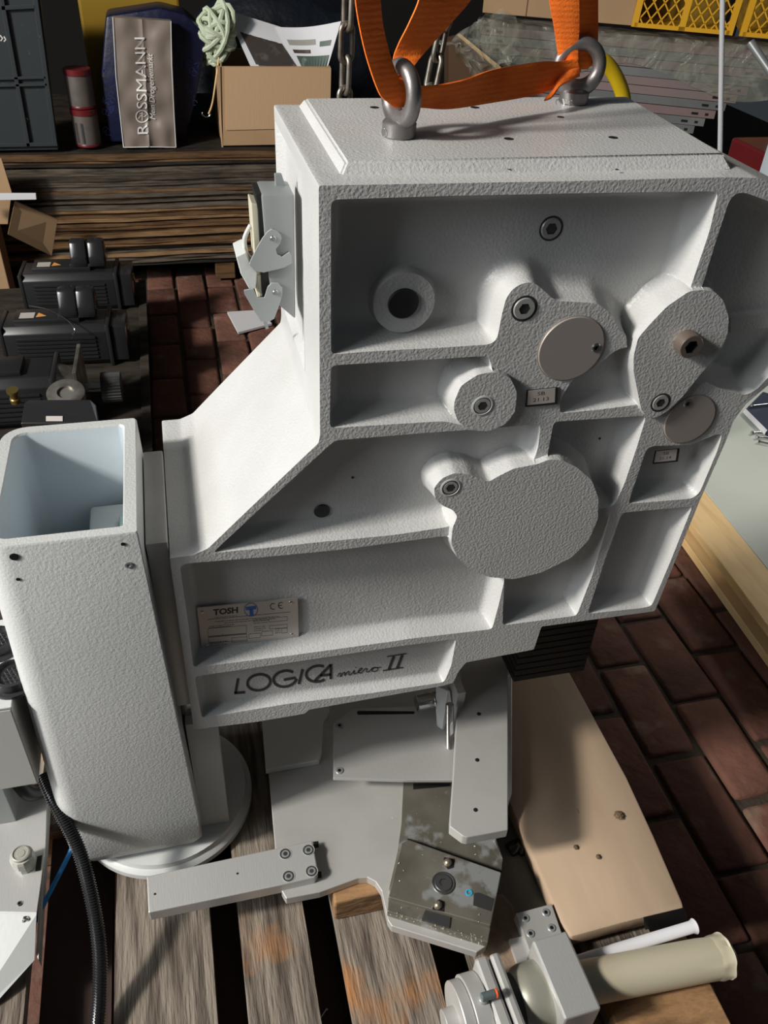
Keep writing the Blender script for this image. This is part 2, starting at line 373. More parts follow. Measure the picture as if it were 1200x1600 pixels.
PK = [  # pocket outlines in the face plane, depth, wall width
 ([(517, 312), (700, 306), (955, 301), (1123, 299), (1109, 360), (1077, 455), (1080, 520), (980, 560), (979, 521), (969, 520), (962, 504), (955, 490), (934, 474), (885, 471), (874, 471), (862, 466), (848, 452), (832, 440), (815, 443), (801, 451), (790, 467), (783, 497), (777, 530), (768, 538), (693, 543), (580, 549), (517, 554)], .040, .020),
 ([(517, 571), (680, 561), (764, 556), (772, 590), (760, 640), (740, 668), (693, 658), (613, 663), (515, 669)], .034, .018),
 ([(523, 688), (573, 684), (657, 677), (740, 671), (794, 667), (845, 662), (841, 699), (833, 722), (800, 760), (740, 800), (702, 823), (615, 836), (490, 848), (407, 857), (332, 864), (407, 794)], .030, .020),
 ([(281, 884), (294, 880), (407, 871), (532, 859), (690, 838), (760, 840), (790, 880), (788, 907), (780, 942), (769, 983), (640, 998), (615, 1002), (448, 1025), (302, 1043), (294, 973)], .028, .017),
 ([(304, 1057), (448, 1036), (615, 1011), (713, 998), (705, 1040), (694, 1066), (573, 1084), (448, 1100), (315, 1122)], .016, .012),
 ([(865, 659), (999, 650), (1010, 650), (995, 699), (976, 755), (960, 790), (939, 795), (850, 800), (850, 722), (855, 713)], .036, .022),
 ([(876, 623), (895, 592), (934, 571), (962, 547), (983, 541), (1010, 560), (1010, 630), (990, 633), (937, 640), (874, 646)], .030, .013),
 ([(981, 788), (1009, 704), (1016, 697), (1079, 695), (1121, 678), (1129, 678), (1121, 704), (1093, 770), (1082, 779), (985, 787)], .030, .020),
 ([(972, 801), (1082, 791), (1046, 881), (1018, 947), (1004, 950), (918, 959), (943, 881)], .030, .020),
 ([(788, 900), (850, 850), (910, 830), (941, 807), (954, 805), (948, 825), (925, 900), (901, 962), (794, 976), (785, 977)], .030, .018),
 ([(1092, 455), (1097, 448), (1116, 385), (1140, 311), (1151, 301), (1165, 301), (1230, 325), (1282, 372), (1302, 430), (1290, 490), (1250, 545), (1200, 590), (1182, 609), (1165, 618), (1130, 609), (1110, 600), (1082, 600), (1060, 560)], .042, .022),
]
BS = [  # bosses: outline px, plane y of the top, flank width
 ([(585, 460), (600, 436), (628, 427), (655, 437), (674, 462), (676, 490), (658, 512), (630, 522), (603, 513), (588, 490)], .024, .016, .05),
 ([(1097, 453), (1077, 455), (1042, 479), (1018, 504), (997, 528), (990, 556), (990, 581), (997, 616), (1002, 640), (1011, 652), (1025, 653), (1046, 640), (1067, 619), (1095, 584), (1126, 549), (1137, 521), (1139, 497), (1130, 469), (1116, 455)], -.007, .012, .055),
 ([(710, 627), (720, 603), (747, 585), (773, 581), (797, 590), (808, 613), (805, 643), (790, 663), (763, 674), (733, 672), (715, 658), (709, 640)], -.007, .014, .06),
 ([(878, 719), (857, 718), (841, 725), (803, 732), (775, 746), (764, 753), (750, 748), (733, 741), (710, 739), (691, 747), (678, 762), (680, 779), (691, 790), (708, 797), (715, 807), (707, 825), (705, 849), (715, 872), (738, 893), (766, 902), (803, 905), (845, 895), (892, 872), (920, 844), (934, 811), (935, 779), (925, 751), (901, 730)], -.008, .018, .06),
 ([(1142, 497), (1200, 490), (1300, 470), (1300, 500), (1200, 512), (1142, 520)], .034, .008, .012),
]
pk = [(resample(poly(p, 0), .003, .0045), d, w) for p, d, w in PK]
bs = [(resample(poly(p, t), .003, .002 if t > .03 else .003) if t != .024 else np.array([(.2121+.0307*math.cos(a), 1.0094+.0307*math.sin(a)) for a in np.linspace(0, 2*math.pi, 80, endpoint=False)]), t, w, K) for p, t, w, K in BS]
def sdf(pts, pl):
    """signed distance, positive inside"""
    a = pl; b = np.roll(pl, -1, axis=0); out = np.full(len(pts), 1e9); ins = np.zeros(len(pts), bool)
    for i in range(len(a)):
        ab = b[i]-a[i]; ap = pts-a[i]; t = np.clip((ap@ab)/max(ab@ab, 1e-12), 0, 1); d = np.linalg.norm(ap-t[:, None]*ab, axis=1); out = np.minimum(out, d)
        c = (a[i, 1] > pts[:, 1]) != (b[i, 1] > pts[:, 1])
        if abs(ab[1]) > 1e-12: ins ^= c & (pts[:, 0] < ab[0]*(pts[:, 1]-a[i, 1])/ab[1]+a[i, 0])
    return np.where(ins, out, -out)
def offs(pl, side, dists):
    t = np.roll(pl, -1, axis=0)-np.roll(pl, 1, axis=0); t /= np.linalg.norm(t, axis=1)[:, None]; n = np.c_[-t[:, 1], t[:, 0]]
    ar = np.sum(pl[:, 0]*np.roll(pl[:, 1], -1)-pl[:, 1]*np.roll(pl[:, 0], -1)); n *= (1 if ar > 0 else -1)*side
    r = []
    for d in dists:
        q = pl+n*d; s = sdf(q, pl)*side; r.append(q[s > d*.93])
    return np.vstack(r)
def depth(pts):
    g = np.zeros(len(pts)); fine = np.zeros(len(pts), bool)
    for pl, d, w in pk:
        s = np.clip(sdf(pts, pl)/w/KM, 0, 1); g = np.maximum(g, d*(1-(1-s)**2.6))
    for pl, t, w, K in bs:
        s = np.clip(-sdf(pts, pl)/w/KM, 0, 1); h = t+K*(1-(1-s)**2.2)
        k = .006; mn = np.minimum(g, h); dd = np.maximum(k-np.abs(g-h), 0)/k; g = np.where(h > t+1e-6, mn-dd*dd*k*.25*(g > .004), np.minimum(g, t))
    return g
pts = [OUT]; edges = []; base = 0
def add_loop(pl):
    n0 = sum(len(q) for q in pts); pts.append(pl); m = len(pl); edges.extend([(n0+i, n0+(i+1) % m) for i in range(m)])
edges.extend([(i, (i+1) % len(OUT)) for i in range(len(OUT))])
for pl, d, w in pk: add_loop(pl)
for pl, t, w, K in bs: add_loop(pl)
extra = []
for pl, d, w in pk: extra.append(offs(pl, 1, [KM*w*q for q in (.05, .11, .18, .27, .38, .5, .65, .82, 1)]))
for pl, t, w, K in bs: extra.append(offs(pl, -1, [KM*w*q for q in (.04, .1, .18, .28, .4, .55, .75, 1, 1.3)]))
for pl, t, w, K in bs: extra.append(offs(pl, 1, [.0008, .002, .004]))
gx, gz = np.meshgrid(np.arange(-.06, .76, .007), np.arange(.43, 1.16, .007)); extra.append(np.c_[gx.ravel(), gz.ravel()])
ex = np.vstack(extra); ex = ex[sdf(ex, OUT) > .0015]
pts.append(ex); allp = np.vstack(pts)
res = delaunay_2d_cdt([Vector(p) for p in allp], edges, [list(range(len(OUT)))], 1, 1e-5)
vv = np.array([tuple(v) for v in res[0]]); faces = res[2]; g = depth(vv)
NV = len(vv)
bm = bmesh.new(); V = [bm.verts.new((vv[i][0], Dy(g[i]), vv[i][1])) for i in range(NV)]
for f in faces: bm.faces.new([V[i] for i in f])
YB = Dy(.32); YM = Dy(.105)
o2 = OUT; N_ = len(o2); Z0, Z1 = Hz(.845), Hz(1.085)
F0 = [bm.verts.new((p[0], YF, p[1])) for p in o2]; F1 = [bm.verts.new((p[0], YM, p[1])) for p in o2]; F2 = [bm.verts.new((p[0], YB, p[1])) for p in o2]
rec = []
for i in range(N_):
    j = (i+1) % N_
    bm.faces.new((F0[i], F0[j], F1[j], F1[i]))
    if abs(o2[i][0]-.14*KM) < .006 and abs(o2[j][0]-.14*KM) < .006 and Z0 < o2[i][1] < Z1 and Z0 < o2[j][1] < Z1: rec.append((i, j)); continue
    bm.faces.new((F1[i], F1[j], F2[j], F2[i]))
bm.faces.new(F2)
zs = [o2[i][1] for r in rec for i in r]; za, zb = min(zs), max(zs); xr = .14*KM; xd = .150*KM
q = lambda x, y, z: bm.verts.new((x, y, z))
bm.faces.new((q(xr, YM, za), q(xr, YM, zb), q(xd, YM+.01, zb-.006), q(xd, YM+.01, za+.006)))
bm.faces.new((q(xr, YB, za), q(xr, YB, zb), q(xd, YB-.01, zb-.006), q(xd, YB-.01, za+.006)))
bm.faces.new((q(xr, YM, zb), q(xr, YB, zb), q(xd, YB-.01, zb-.006), q(xd, YM+.01, zb-.006)))
bm.faces.new((q(xr, YM, za), q(xr, YB, za), q(xd, YB-.01, za+.006), q(xd, YM+.01, za+.006)))
bm.faces.new((q(xd, YM+.01, za+.006), q(xd, YB-.01, za+.006), q(xd, YB-.01, zb-.006), q(xd, YM+.01, zb-.006)))
bmesh.ops.remove_doubles(bm, verts=bm.verts, dist=2e-5)
mach = thing('pad_printing_machine', (.27, .05, .44), 'large light grey cast machine body hanging from the orange slings', 'machine')
cast = obj('casting', bm, PAINT, mach, smooth=True)
# raised pad on the top, tapped holes
ZT = Hz(1.1035)
b = bmesh.new(); lo = [(x*KM, Dy(y)) for x, y in [(.165, .030), (.603, .030), (.622, .318), (.168, .318)]]; hi = [(x*KM, Dy(y)) for x, y in [(.174, .040), (.594, .040), (.612, .308), (.177, .308)]]
A = [b.verts.new((x, y, ZT-.004)) for x, y in lo]; B = [b.verts.new((x, y, ZT+.008)) for x, y in hi]
b.faces.new(A[::-1]); b.faces.new(B)
for i in range(4): b.faces.new((A[i], A[(i+1) % 4], B[(i+1) % 4], B[i]))
bmesh.ops.bevel(b, geom=[e for e in b.edges if e.verts[0].co.z+e.verts[1].co.z > 2*ZT], offset=.002, segments=3, affect='EDGES')
obj('top_pad', b, PAINT, mach, smooth=True)
ZP = ZT+.008
for px, py, r in ((585, 168, .0055), (742, 168, .0055), (795, 217, .0055), (958, 215, .0055), (876, 183, .0045), (964, 265, .002), (795, 264, .002)):
    c = P(px, py, z=ZP if py < 240 else ZT); h = obj('tapped_hole', lathe([(r, 0), (r, .0004), (r*.85, .0006), (r*.8, .0003)], (c.x, c.y, c.z-.0001), seg=20), DARKM, mach)
# small pad on casting underside so that the rail and the body meet
# eyebolts
for k, (px, py, ang, lab) in enumerate(((623, 213, 73, 'left eyebolt seen nearly edge on'), (895, 161, 14, 'right eyebolt seen almost full face'))):
    c = P(px, py, z=ZP); c.z = ZP
    e = bpy.data.objects.new('eyebolt', None); S.collection.objects.link(e); e.parent = mach; WL[e.name] = c.copy(); e.location = c-WL[mach.name]
    obj('collar', lathe([(.0172, 0), (.0185, .0015), (.0185, .014), (.016, .017), (.009, .019)], c, seg=36), EYE, e, smooth=True)
    a = math.radians(ang); u = Vector((math.cos(a), -math.sin(a), 0)); cc = c+Vector((0, 0, .0425*KM)); R0 = .0255*KM
    ring = [cc+u*R0*math.cos(t)+Vector((0, 0, R0*math.sin(t))) for t in [2*math.pi*i/48 for i in range(48)]]
    obj('ring', tube(ring, .0085, 16, closed=True, rf=lambda i: .0082+.0028*max(0, -math.sin(2*math.pi*i/48))**2), EYE, e, smooth=True)
    # raised edge marks
    bb = bmesh.new()
    for t in range(-3, 3):
        aa = math.radians(-115+t*9) if k else math.radians(200+t*8)
        p = cc+u*(R0)*math.cos(aa)+Vector((0, 0, R0*math.sin(aa)))+u.cross(Vector((0, 0, 1)))*(.0088*KM)
        lathe([(.0012, 0), (.0008, .0006)], p, u.cross(Vector((0, 0, 1))), 6, bb)
    obj('cast_marks', bb, EYE, e)
    def onc(a_, b2):
        p = P(a_, b2, y=c.y-.0165*KM); dx_ = max(-.0158, min(.0158, p.x-c.x)); p.y = c.y-math.sqrt((.0167)**2-dx_*dx_); return p
    if k: mk = text_px('OIT', (873, 168), (21, -1), (0, -11), onc, Vector((0, 0, 0)))
    else: mk = ribbon_px([arc(603.5, 211, 3.2, 6, 0, 360, n=16)], onc, 1.4, Vector((0, 0, 0)))
    obj('embossed_mark', mk, STEEL, e)
# face fittings
def fit(name, bm, m, smooth=True, label=None): return obj(name, bm, m, mach, smooth, label)
AX = (0, -1, 0)
def onface(px, py, y): p = Q(px, py, y=y); return p
def face_screw(px, py, y, r, hx, h=.003, rim=True):
    p = onface(px, py, y)
    bm_ = bmesh.new()
    screw(p+Vector((0, .0005, 0)), AX, r*1.12, hx*1.25, h, 24, bm_); o = fit('socket_screw', bm_, [SCREWM, DARKM])
    obj('screw_seat', lathe([(r*1.34, 0), (r*1.34, .0003)], p, AX, 28), BLKSTEEL, o); return o
face_screw(861, 357, .0400, .0105, .0055, .002)
face_screw(819, 482, 0, .0115, .0055, .002)
face_screw(754, 634, -.007, .0095, .005, .0012)
face_screw(1032, 629, -.007, .0100, .005, .0016)
face_screw(704, 762, -.008, .0090, .005, .0012)
for pxs, y in (((754, 634), -.007), ((704, 762), -.008)):
    p = onface(*pxs, y); fit('counterbore_ring', lathe([(.0135, 0), (.0135, .0005), (.0115, .0008), (.011, .0001)], p, AX, 28, cap=False), PAINT_S)
p = onface(630, 474, .024); fit('black_plug', lathe([(.0175, 0), (.0175, .001), (.0165, .0024), (.0145, .0020), (.006, .0018)], p, AX, 36), BLACK)
p = onface(503, 798, .0298); fit('black_plug', lathe([(.0105, 0), (.0105, .001), (.0095, .002), (.004, .0018)], p, AX, 30), BLACK)
p = onface(527, 846, .027); fit('black_plug', lathe([(.0095, 0), (.0095, .001), (.0085, .0015), (.0075, .0006)], p, AX, 30), GREYM)
for a, b_, y in ((728, 517, .0395), (551, 746, .0295), (937, 685, .0355), (1050, 478, .005)):
    p = onface(a, b_, y); fit('vent_hole', lathe([(.0017, 0), (.0017, .0006), (.001, .0007)], p, AX, 12), DARKM)
def disc(px, py, r, y, sp):
    p = onface(px, py, y); d = fit('cover_disc', lathe([(r+.0015, -.001), (r+.0015, .0002), (r+.0004, .0002), (r, .0001), (r, .0012), (r-.0007, .0019)], p, AX, 64), DISC)
    c = onface(*sp, y)+Vector((0, -.0018, 0)); obj('socket_screw', screw(c, AX, .0058, .003, .0012, 24), [STEEL, DARKM], d, True)
disc(892, 545, .0405, 0, (930, 542)); disc(1077, 655, .0355, 0, (1073, 629))
p = onface(1070, 533, -.007); bm_ = screw(p, AX, .0150, .0088, .016, 36); fit('hollow_socket_bolt', bm_, [mat('coppery_steel', (.38, .30, .26), .35, .8), DARKM])
def label_plate(q, y, l1, l2):
    pts_ = [Q(a, b, y=y) for a, b in q]; o = fit('serial_label', prism(pts_, (0, -.0022, 0), .0006), BLACK, False)
    c = sum((Vector(v) for v in q), Vector((0, 0)))/4; q2 = [c+(Vector(v)-c)*.86 for v in q]
    obj('label_face', prism([Q(a, b, y=y-.0022) for a, b in q2], (0, -.0004, 0)), LBL, o)
    pr = lambda a, b: Q(a, b, y=y-.0027); ex_ = (Vector(q[1])-Vector(q[0])); ey = (Vector(q[0])-Vector(q[3]))
    bmT = bmesh.new()
    for s, dy, wd in ((l1, .58, .24), (l2, .22, .50)):
        o0 = Vector(q[3])+ex_*(.5-wd/2)+ey*dy; text_px(s, o0, ex_*wd, ey*.22, pr, Vector((0, 0, 0)), bm=bmT)
    obj('printed_text', bmT, INK, o)
label_plate([(822, 609), (871, 604), (870, 630), (820, 635)], .0, 'SB', '21.13')
label_plate([(1023, 704), (1061, 700), (1058, 720), (1019, 724)], .008, 'SB', '21.14')
# nameplate
YN = .0262
npq = [(307, 948), (465, 933), (467, 995), (315, 1014)]
npl = fit('nameplate', prism([Q(a, b, y=YN) for a, b in npq], (0, -.0016, 0), .0007), PLATE, False)
prN = lambda a, b: Q(a, b, y=YN-.0018)
Z_ = Vector((0, 0, 0))
bmT = text_px('TOSH', (333, 961), (39, -4), (0, -9), prN, Z_, bold=.045)
bmT = ribbon_px([arc(427, 947.5, 4.6, 4.6, 60, 300, n=14), arc(439.5, 946, 4.6, 4.6, 60, 300, n=14), [(435.5, 946.3), (440.5, 945.8)]], prN, 1.5, Z_, bm=bmT)
def fine_print(x0, y0, n_, w_=.9):
    global bmT
    x = x0
    while x < x0+n_:
        l_ = random.choice((2.2, 3.4, 5.0)); x2 = min(x+l_, x0+n_)
        if x2-x > .4: ribbon_px([[(x, y0-(x-x0)*.085), (x2, y0-(x2-x0)*.085)]], prN, w_, Z_, bm=bmT)
        x = x2+.9
fine_print(334, 965, 36, .8); fine_print(336, 971.5, 100, 1.0); fine_print(350, 973.5, 80, .9)
ribbon_px([[(324, 968), (454, 956)]], prN, .8, Z_, bm=bmT)
for (x0, y0, x1, y1) in ((325, 980, 385, 993), (326, 994, 386, 1003), (420, 972, 449, 978), (421, 984, 449, 989), (362, 998, 386, 1005), (389, 994, 407, 1001), (409, 992, 426, 999), (440, 990, 449, 997)):
    sl = lambda x, y: (x, y-(x-325)*.085+2)
    r_ = [sl(x0, y0), sl(x1, y0), sl(x1, y1), sl(x0, y1), sl(x0, y0)]; ribbon_px([[r_[0], r_[1]], [r_[1], r_[2]], [r_[2], r_[3]], [r_[3], r_[0]]], prN, .7, Z_, bm=bmT)
for (x0, y0, n_) in ((326, 977, 40), (326, 979.4, 36), (326, 992.5, 58), (396, 972, 22), (396, 975, 24), (396, 978, 22), (397, 984, 18), (397, 987, 18), (397, 990, 14), (328, 1002, 28), (328, 1004.5, 22), (328, 1007, 26), (430, 990, 8), (430, 993, 8), (430, 996, 8)):
    fine_print(x0, y0-(x0-325)*.085+2, n_)
obj('printed_text', bmT, INK, npl)
c0 = Q(392, 952, y=YN-.0016)
obj('blue_emblem', lathe([(.0095, 0), (.0095, .0001)], c0, AX, 40), mat('pale_emblem_ground', (.42, .48, .58), .4), npl)
bmE = ribbon_px([[(384, 951), (400, 949)]], prN, 5, Vector((0, -.0003, 0))); ribbon_px([[(392.5, 952), (393.5, 962)]], prN, 6, Vector((0, -.0003, 0)), bm=bmE)
ribbon_px([arc(392, 952.5, 10.3, 10.3, 0, 360, n=30)], prN, 1, Vector((0, -.0003, 0)), bm=bmE)
obj('blue_letter', bmE, INKB, npl)
for a, b_ in ((316, 956), (454, 941), (323, 1008), (456, 991)): obj('rivet', lathe([(.0028, 0), (.0024, .0009), (.001, .0014)], Q(a, b_, y=YN-.0014), AX, 14), STEEL, npl, True)
# lettering LOGICA micro II
YL = .0157; prL = lambda a, b: Q(300+a*.3, 920+b*.3, y=YL)
LW = 4.6
def cr(l): return l
def rib(strokes, w, bm=None): return ribbon_px(strokes, prL, w/.3, Vector((0, -.0002, 0)), bm=bm)
bmT = rib([[(240, 466), (226, 544)], [(220, 543), (277, 538)], arc(348, 487, 60, 41, 0, 360, 10, 36), arc(484, 468, 60, 41, 38, 345, 10, 30), [(478, 474), (540, 462)],
           [(576, 418), (556, 496)], arc(654, 442, 60, 41, 50, 300, 10, 26), [(722, 396), (640, 478)], [(724, 392), (722, 470)], [(668, 452), (722, 446)]], 4.0)
mic = [(756, 458), (768, 440), (775, 441), (773, 458), (790, 436), (797, 437), (795, 452), (812, 431), (818, 433), (818, 448), (830, 444), (846, 424), (842, 442), (854, 440), (868, 430), (886, 416), (878, 414), (866, 428), (870, 438), (884, 436), (902, 416), (912, 417), (908, 432), (922, 430), (940, 412), (958, 410), (968, 416), (960, 427), (942, 430), (936, 424), (946, 412), (968, 410), (984, 408)]
sm = [(v.x, v.y) for v in smooth_path([(a, b, 0) for a, b in mic], 5)]
rib([sm, [(851, 411), (855, 408)]], 1.5, bmT)
rib([[(1016, 353), (1118, 337)], [(994, 426), (1100, 409)]], 1.9, bmT); rib([[(1052, 350), (1024, 420)], [(1096, 344), (1068, 413)]], 4.2, bmT)
fit('machine_lettering', bmT, INK, False)
# connector housing on the left flank
C5 = lambda l: [(340+a*.20625, 230+b*.20625) for a, b in l]
yc = .17
hs = fit('connector_housing', prism([Q(a, b, y=yc) for a, b in ((408, 303), (460, 303), (462, 500), (436, 478), (425, 470), (416, 400))], (0, .045, 0), .003), GREYM, True)
obj('gasket', prism([Q(a, b, y=yc+.003) for a, b in ((399, 303), (409, 303), (417, 330), (424, 470), (410, 470), (403, 330))], (0, .038, 0), .001), BLACKR, hs)
obj('contact_insert', prism([Q(a, b, y=yc+.006) for a, b in ((392, 317), (405, 320), (413, 462), (402, 466))], (0, .03, 0), .001), BEIGE, hs)
obj('contact_block', prism([Q(a, b, y=yc+.005) for a, b in ((402, 430), (411, 428), (414, 460), (405, 464))], (0, .01, 0), .0005), BEIGE, hs)
up = C5([(380, 640), (410, 620), (450, 635), (480, 665), (485, 690), (475, 730), (440, 775), (452, 812), (490, 832), (545, 795), (560, 820), (565, 880), (500, 915), (350, 950), (280, 940), (240, 890), (250, 860), (300, 760), (340, 690)])
lw = C5([(380, 1060), (410, 1028), (460, 1030), (492, 1065), (490, 1120), (470, 1190), (430, 1300), (390, 1322), (330, 1322), (270, 1230), (205, 1115), (200, 1085), (270, 1072), (300, 1140), (355, 1140)])
for pl in (up, lw):
    lv = obj('locking_lever', prism([Q(a, b, y=yc-.004) for a, b in pl], (0, .0022, 0), .0004), mat('lever_zinc', (.42, .45, .45), .4, .4), hs)
for a, b_ in C5([(418, 690), (437, 1098)]): obj('pivot_pin', cyl(Q(a, b_, y=yc-.0035), AX, .0034, .0022), STEEL, hs, True)
obj('lever_block', prism([Q(a, b, y=yc+.001) for a, b in C5([(140, 830), (215, 795), (250, 880), (300, 950), (290, 1075), (240, 1075), (175, 960)])], (0, .04, 0), .001), PAINT_S, hs)
obj('lever_bail', tube(smooth_path([Q(a, b, y=yc+.02) for a, b in C5([(250, 590), (205, 690), (215, 790), (250, 880)])], 6), .0028, 10), PAINT_S, hs, True)
obj('small_tab', prism([Q(a, b, y=yc+.02) for a, b in C5([(345, 1320), (375, 1320), (388, 1375), (365, 1380)])], (0, .003, 0)), GREYM, hs)
obj('upper_latch', prism([Q(a, b, y=yc+.03) for a, b in C5([(430, 200), (485, 200), (500, 250), (545, 340), (525, 500), (490, 430), (480, 340), (440, 330)])], (0, .004, 0), .001), GREYM, hs)
# the vertical rail that joins the body to the column
rl = fit('mounting_rail', box(-.066, -.0425, -.072, P(236, 705, z=P(236, 850, y=-.072).z).y, .47, P(236, 850, y=-.072).z, .0015), ALU)
fit('rail_foot', box(-.056, -.014, -.065, .03, .172, .42, .002), PAINT_S); fit('guide_shaft', cyl((-.049, -.03, .42), (0, 0, 1), .022, .06), STEEL)
# bellows and carriage under the body
bmB = bmesh.new()
for k in range(12):
    z = Hz(.205)+k*.014; box(.447, .569, -.013, .08, z, z+.0122, .001, bmB); box(.449, .566, -.011, .078, z+.0118, z+.0142, 0, bmB)
fit('black_bellows', bmB, BLACKR, False)
# ------------------------------------------------------------------ slings and chain
sl = thing('lifting_sling', (.34, .08, 1.18), 'orange webbing sling threaded through both eyebolts', 'sling')
def st(L, R_, t=.0035):
    return obj('strap', strap([Q(a, b, y=y) for a, b, y in L], [Q(a, b, y=y) for a, b, y in R_], t), ORANGE, sl, True)
st([(552, -230, .09), (553, -40, .095), (555, 0, .10), (562, 45, .105), (574, 95, .11), (592, 145, .112), (606, 160, .116), (616, 168, .12)], [(592, -230, .11), (592, -40, .115), (594, 0, .115), (599, 45, .12), (612, 95, .125), (625, 130, .127), (630, 150, .128), (630, 160, .13)])
st([(690, -230, .15), (660, -40, .15), (654, 0, .15), (638, 38, .15), (622, 70, .15), (614, 96, .15), (622, 125, .14), (626, 148, .13)], [(800, -230, .21), (760, -40, .19), (735, 0, .18), (706, 34, .17), (672, 72, .16), (652, 96, .15), (640, 118, .14), (632, 148, .13)])
st([(612, 118, .13), (660, 134, .14), (720, 126, .16), (770, 109, .20), (840, 97, .24), (872, 96, .26), (900, 92, .27)], [(618, 168, .12), (655, 168, .14), (700, 170, .16), (760, 162, .19), (830, 150, .22), (872, 136, .255), (905, 118, .265)], .0045)
st([(905, 120, .262), (878, 132, .24), (862, 152, .22), (850, 157, .215)], [(900, 98, .27), (876, 116, .262), (868, 134, .245), (858, 148, .225)], .004)
st([(846, -230, .265), (856, -40, .27), (858, 0, .27), (866, 45, .272), (873, 92, .275), (880, 118, .27)], [(898, -230, .26), (905, -40, .265), (905, 0, .265), (905, 45, .268), (903, 88, .27), (908, 112, .268)])
st([(894, -230, .27), (902, -40, .275), (903, 0, .275), (903, 45, .278), (902, 82, .28), (904, 108, .275)], [(930, -230, .28), (935, -40, .285), (934, 0, .285), (934, 50, .285), (932, 88, .285), (918, 108, .28)])
LS = 1.0
def link_mesh(L=.052, Wd=.020, r=.0042):
    pts_ = []; h = L/2-Wd/2
    for i in range(13): a = math.pi*i/12; pts_.append(Vector((Wd/2*math.cos(a), 0, h+Wd/2*math.sin(a))))
    for i in range(13): a = math.pi+math.pi*i/12; pts_.append(Vector((Wd/2*math.cos(a), 0, -h+Wd/2*math.sin(a))))
    b = tube(pts_, r, 10, closed=True); bmesh.ops.recalc_face_normals(b, faces=b.faces); m = bpy.data.meshes.new('link'); b.to_mesh(m); b.free(); m.materials.append(CHAIN)
    for p in m.polygons: p.use_smooth = True
    return m
LM = link_mesh()
def chain(a, b, y, lab, ph):
    A_, B_ = P(*a, y=y), P(*b, y=y); t = thing('lifting_chain', B_, lab, 'chain'); d = (A_-B_); n = int(d.length/.0435)+1; u = d.normalized()
    q0 = Vector((0, 0, 1)).rotation_difference(u)
    for k in range(n):
        o = bpy.data.objects.new('link', LM); S.collection.objects.link(o); o.parent = t; o.location = u*(k*.0435)
        o.rotation_mode = 'QUATERNION'; from mathutils import Quaternion
        o.rotation_quaternion = q0 @ Quaternion((0, 0, 1), math.radians(90*(k % 2)+ph))
chain((552, -240), (538, 165), .60, 'steel chain hanging beside the left orange strap', 20)
chain((753, -240), (668, 160), .60, 'steel chain hanging between the left slings and the wrapped bundle', 35)
# ------------------------------------------------------------------ column at left
col = thing('machine_column', (-.13, 0, .144), 'light grey square machine column with open top on a round base', 'machine column')
def rrect(x0, x1, y0, y1, rad, z, n=7):
    o = []
    for (cx, cy, r, a0) in ((x0, y0, rad[0], 180), (x1, y0, rad[1], 270), (x1, y1, rad[2], 0), (x0, y1, rad[3], 90)):
        sx = 1 if a0 in (180, 90) else -1; sy = 1 if a0 in (180, 270) else -1
        for k in range(n): a = math.radians(a0+90*k/(n-1)); o.append(Vector((cx+sx*r+r*math.cos(a), cy+sy*r+r*math.sin(a), z)))
    return o
b = bmesh.new(); secs = [rrect(-.222, -.072, -.085, .12, (.03, .02, .02, .03), .1735), rrect(-.236, -.062, -.096, .12, (.032, .01, .01, .03), .185), rrect(-.2440, -.0545, -.1015, .12, (.034, .003, .006, .03), .205),
        rrect(-.243, -.055, -.101, .12, (.032, .002, .005, .03), .26), rrect(-.226, -.0685, -.100, .128, (.03, .002, .004, .03), .786), rrect(-.2245, -.070, -.0985, .1265, (.029, .002, .004, .029), .7885),
        rrect(-.212, -.0825, -.087, .115, (.016, .006, .008, .018), .7885), rrect(-.2105, -.084, -.0855, .1135, (.016, .006, .008, .018), .786), rrect(-.214, -.08, -.087, .115, (.016, .006, .008, .018), .48)]
Rv = [[b.verts.new(p) for p in s] for s in secs]; m_ = len(Rv[0])
for k in range(len(Rv)-1):
    for i in range(m_):
        f = b.faces.new((Rv[k][i], Rv[k][(i+1) % m_], Rv[k+1][(i+1) % m_], Rv[k+1][i]))
        if k >= 7: f.material_index = 1
f = b.faces.new(Rv[-1]); f.material_index = 1; b.faces.new(Rv[0][::-1])
obj('column_tube', b, [COLP, INNER], col, True)
obj('round_base', lathe([(.130, 0), (.135, .004), (.135, .014), (.131, .018), (.128, .020), (.126, .028)], (-.108, .012, .1445), seg=72), PAINT_S, col, True)
obj('inner_box', box(-.141, -.0845, -.05, .10, .485, .68, .005), PAINT_S, col, True)
lv = obj('spirit_level', box(-.103, -.088, .035, .062, .68, .688, .001), mat('level_glass', (.45, .60, .55), .15), col)
for a, b_, r in ((22, 870, .0045), (28, 905, .002), (192, 850, .0022)):
    p = P(a, b_, y=-.1003); obj('tapped_hole', lathe([(r, 0), (r, .0004), (r*.6, .0005)], p, AX, 18), DARKM, col)
p = P(201, 883, y=-.1003); obj('threaded_ring', lathe([(.0042, 0), (.0042, .0006), (.0022, .0007), (.002, .0001)], p, AX, 20), GREYM, col, True)
fr = obj('foot_gusset', prism([P(285, 1125, y=.0), P(332, 1140, y=.0), P(358, 1290, y=0), P(315, 1306, y=0)], (0, .09, 0), .002), PAINT_S, col)
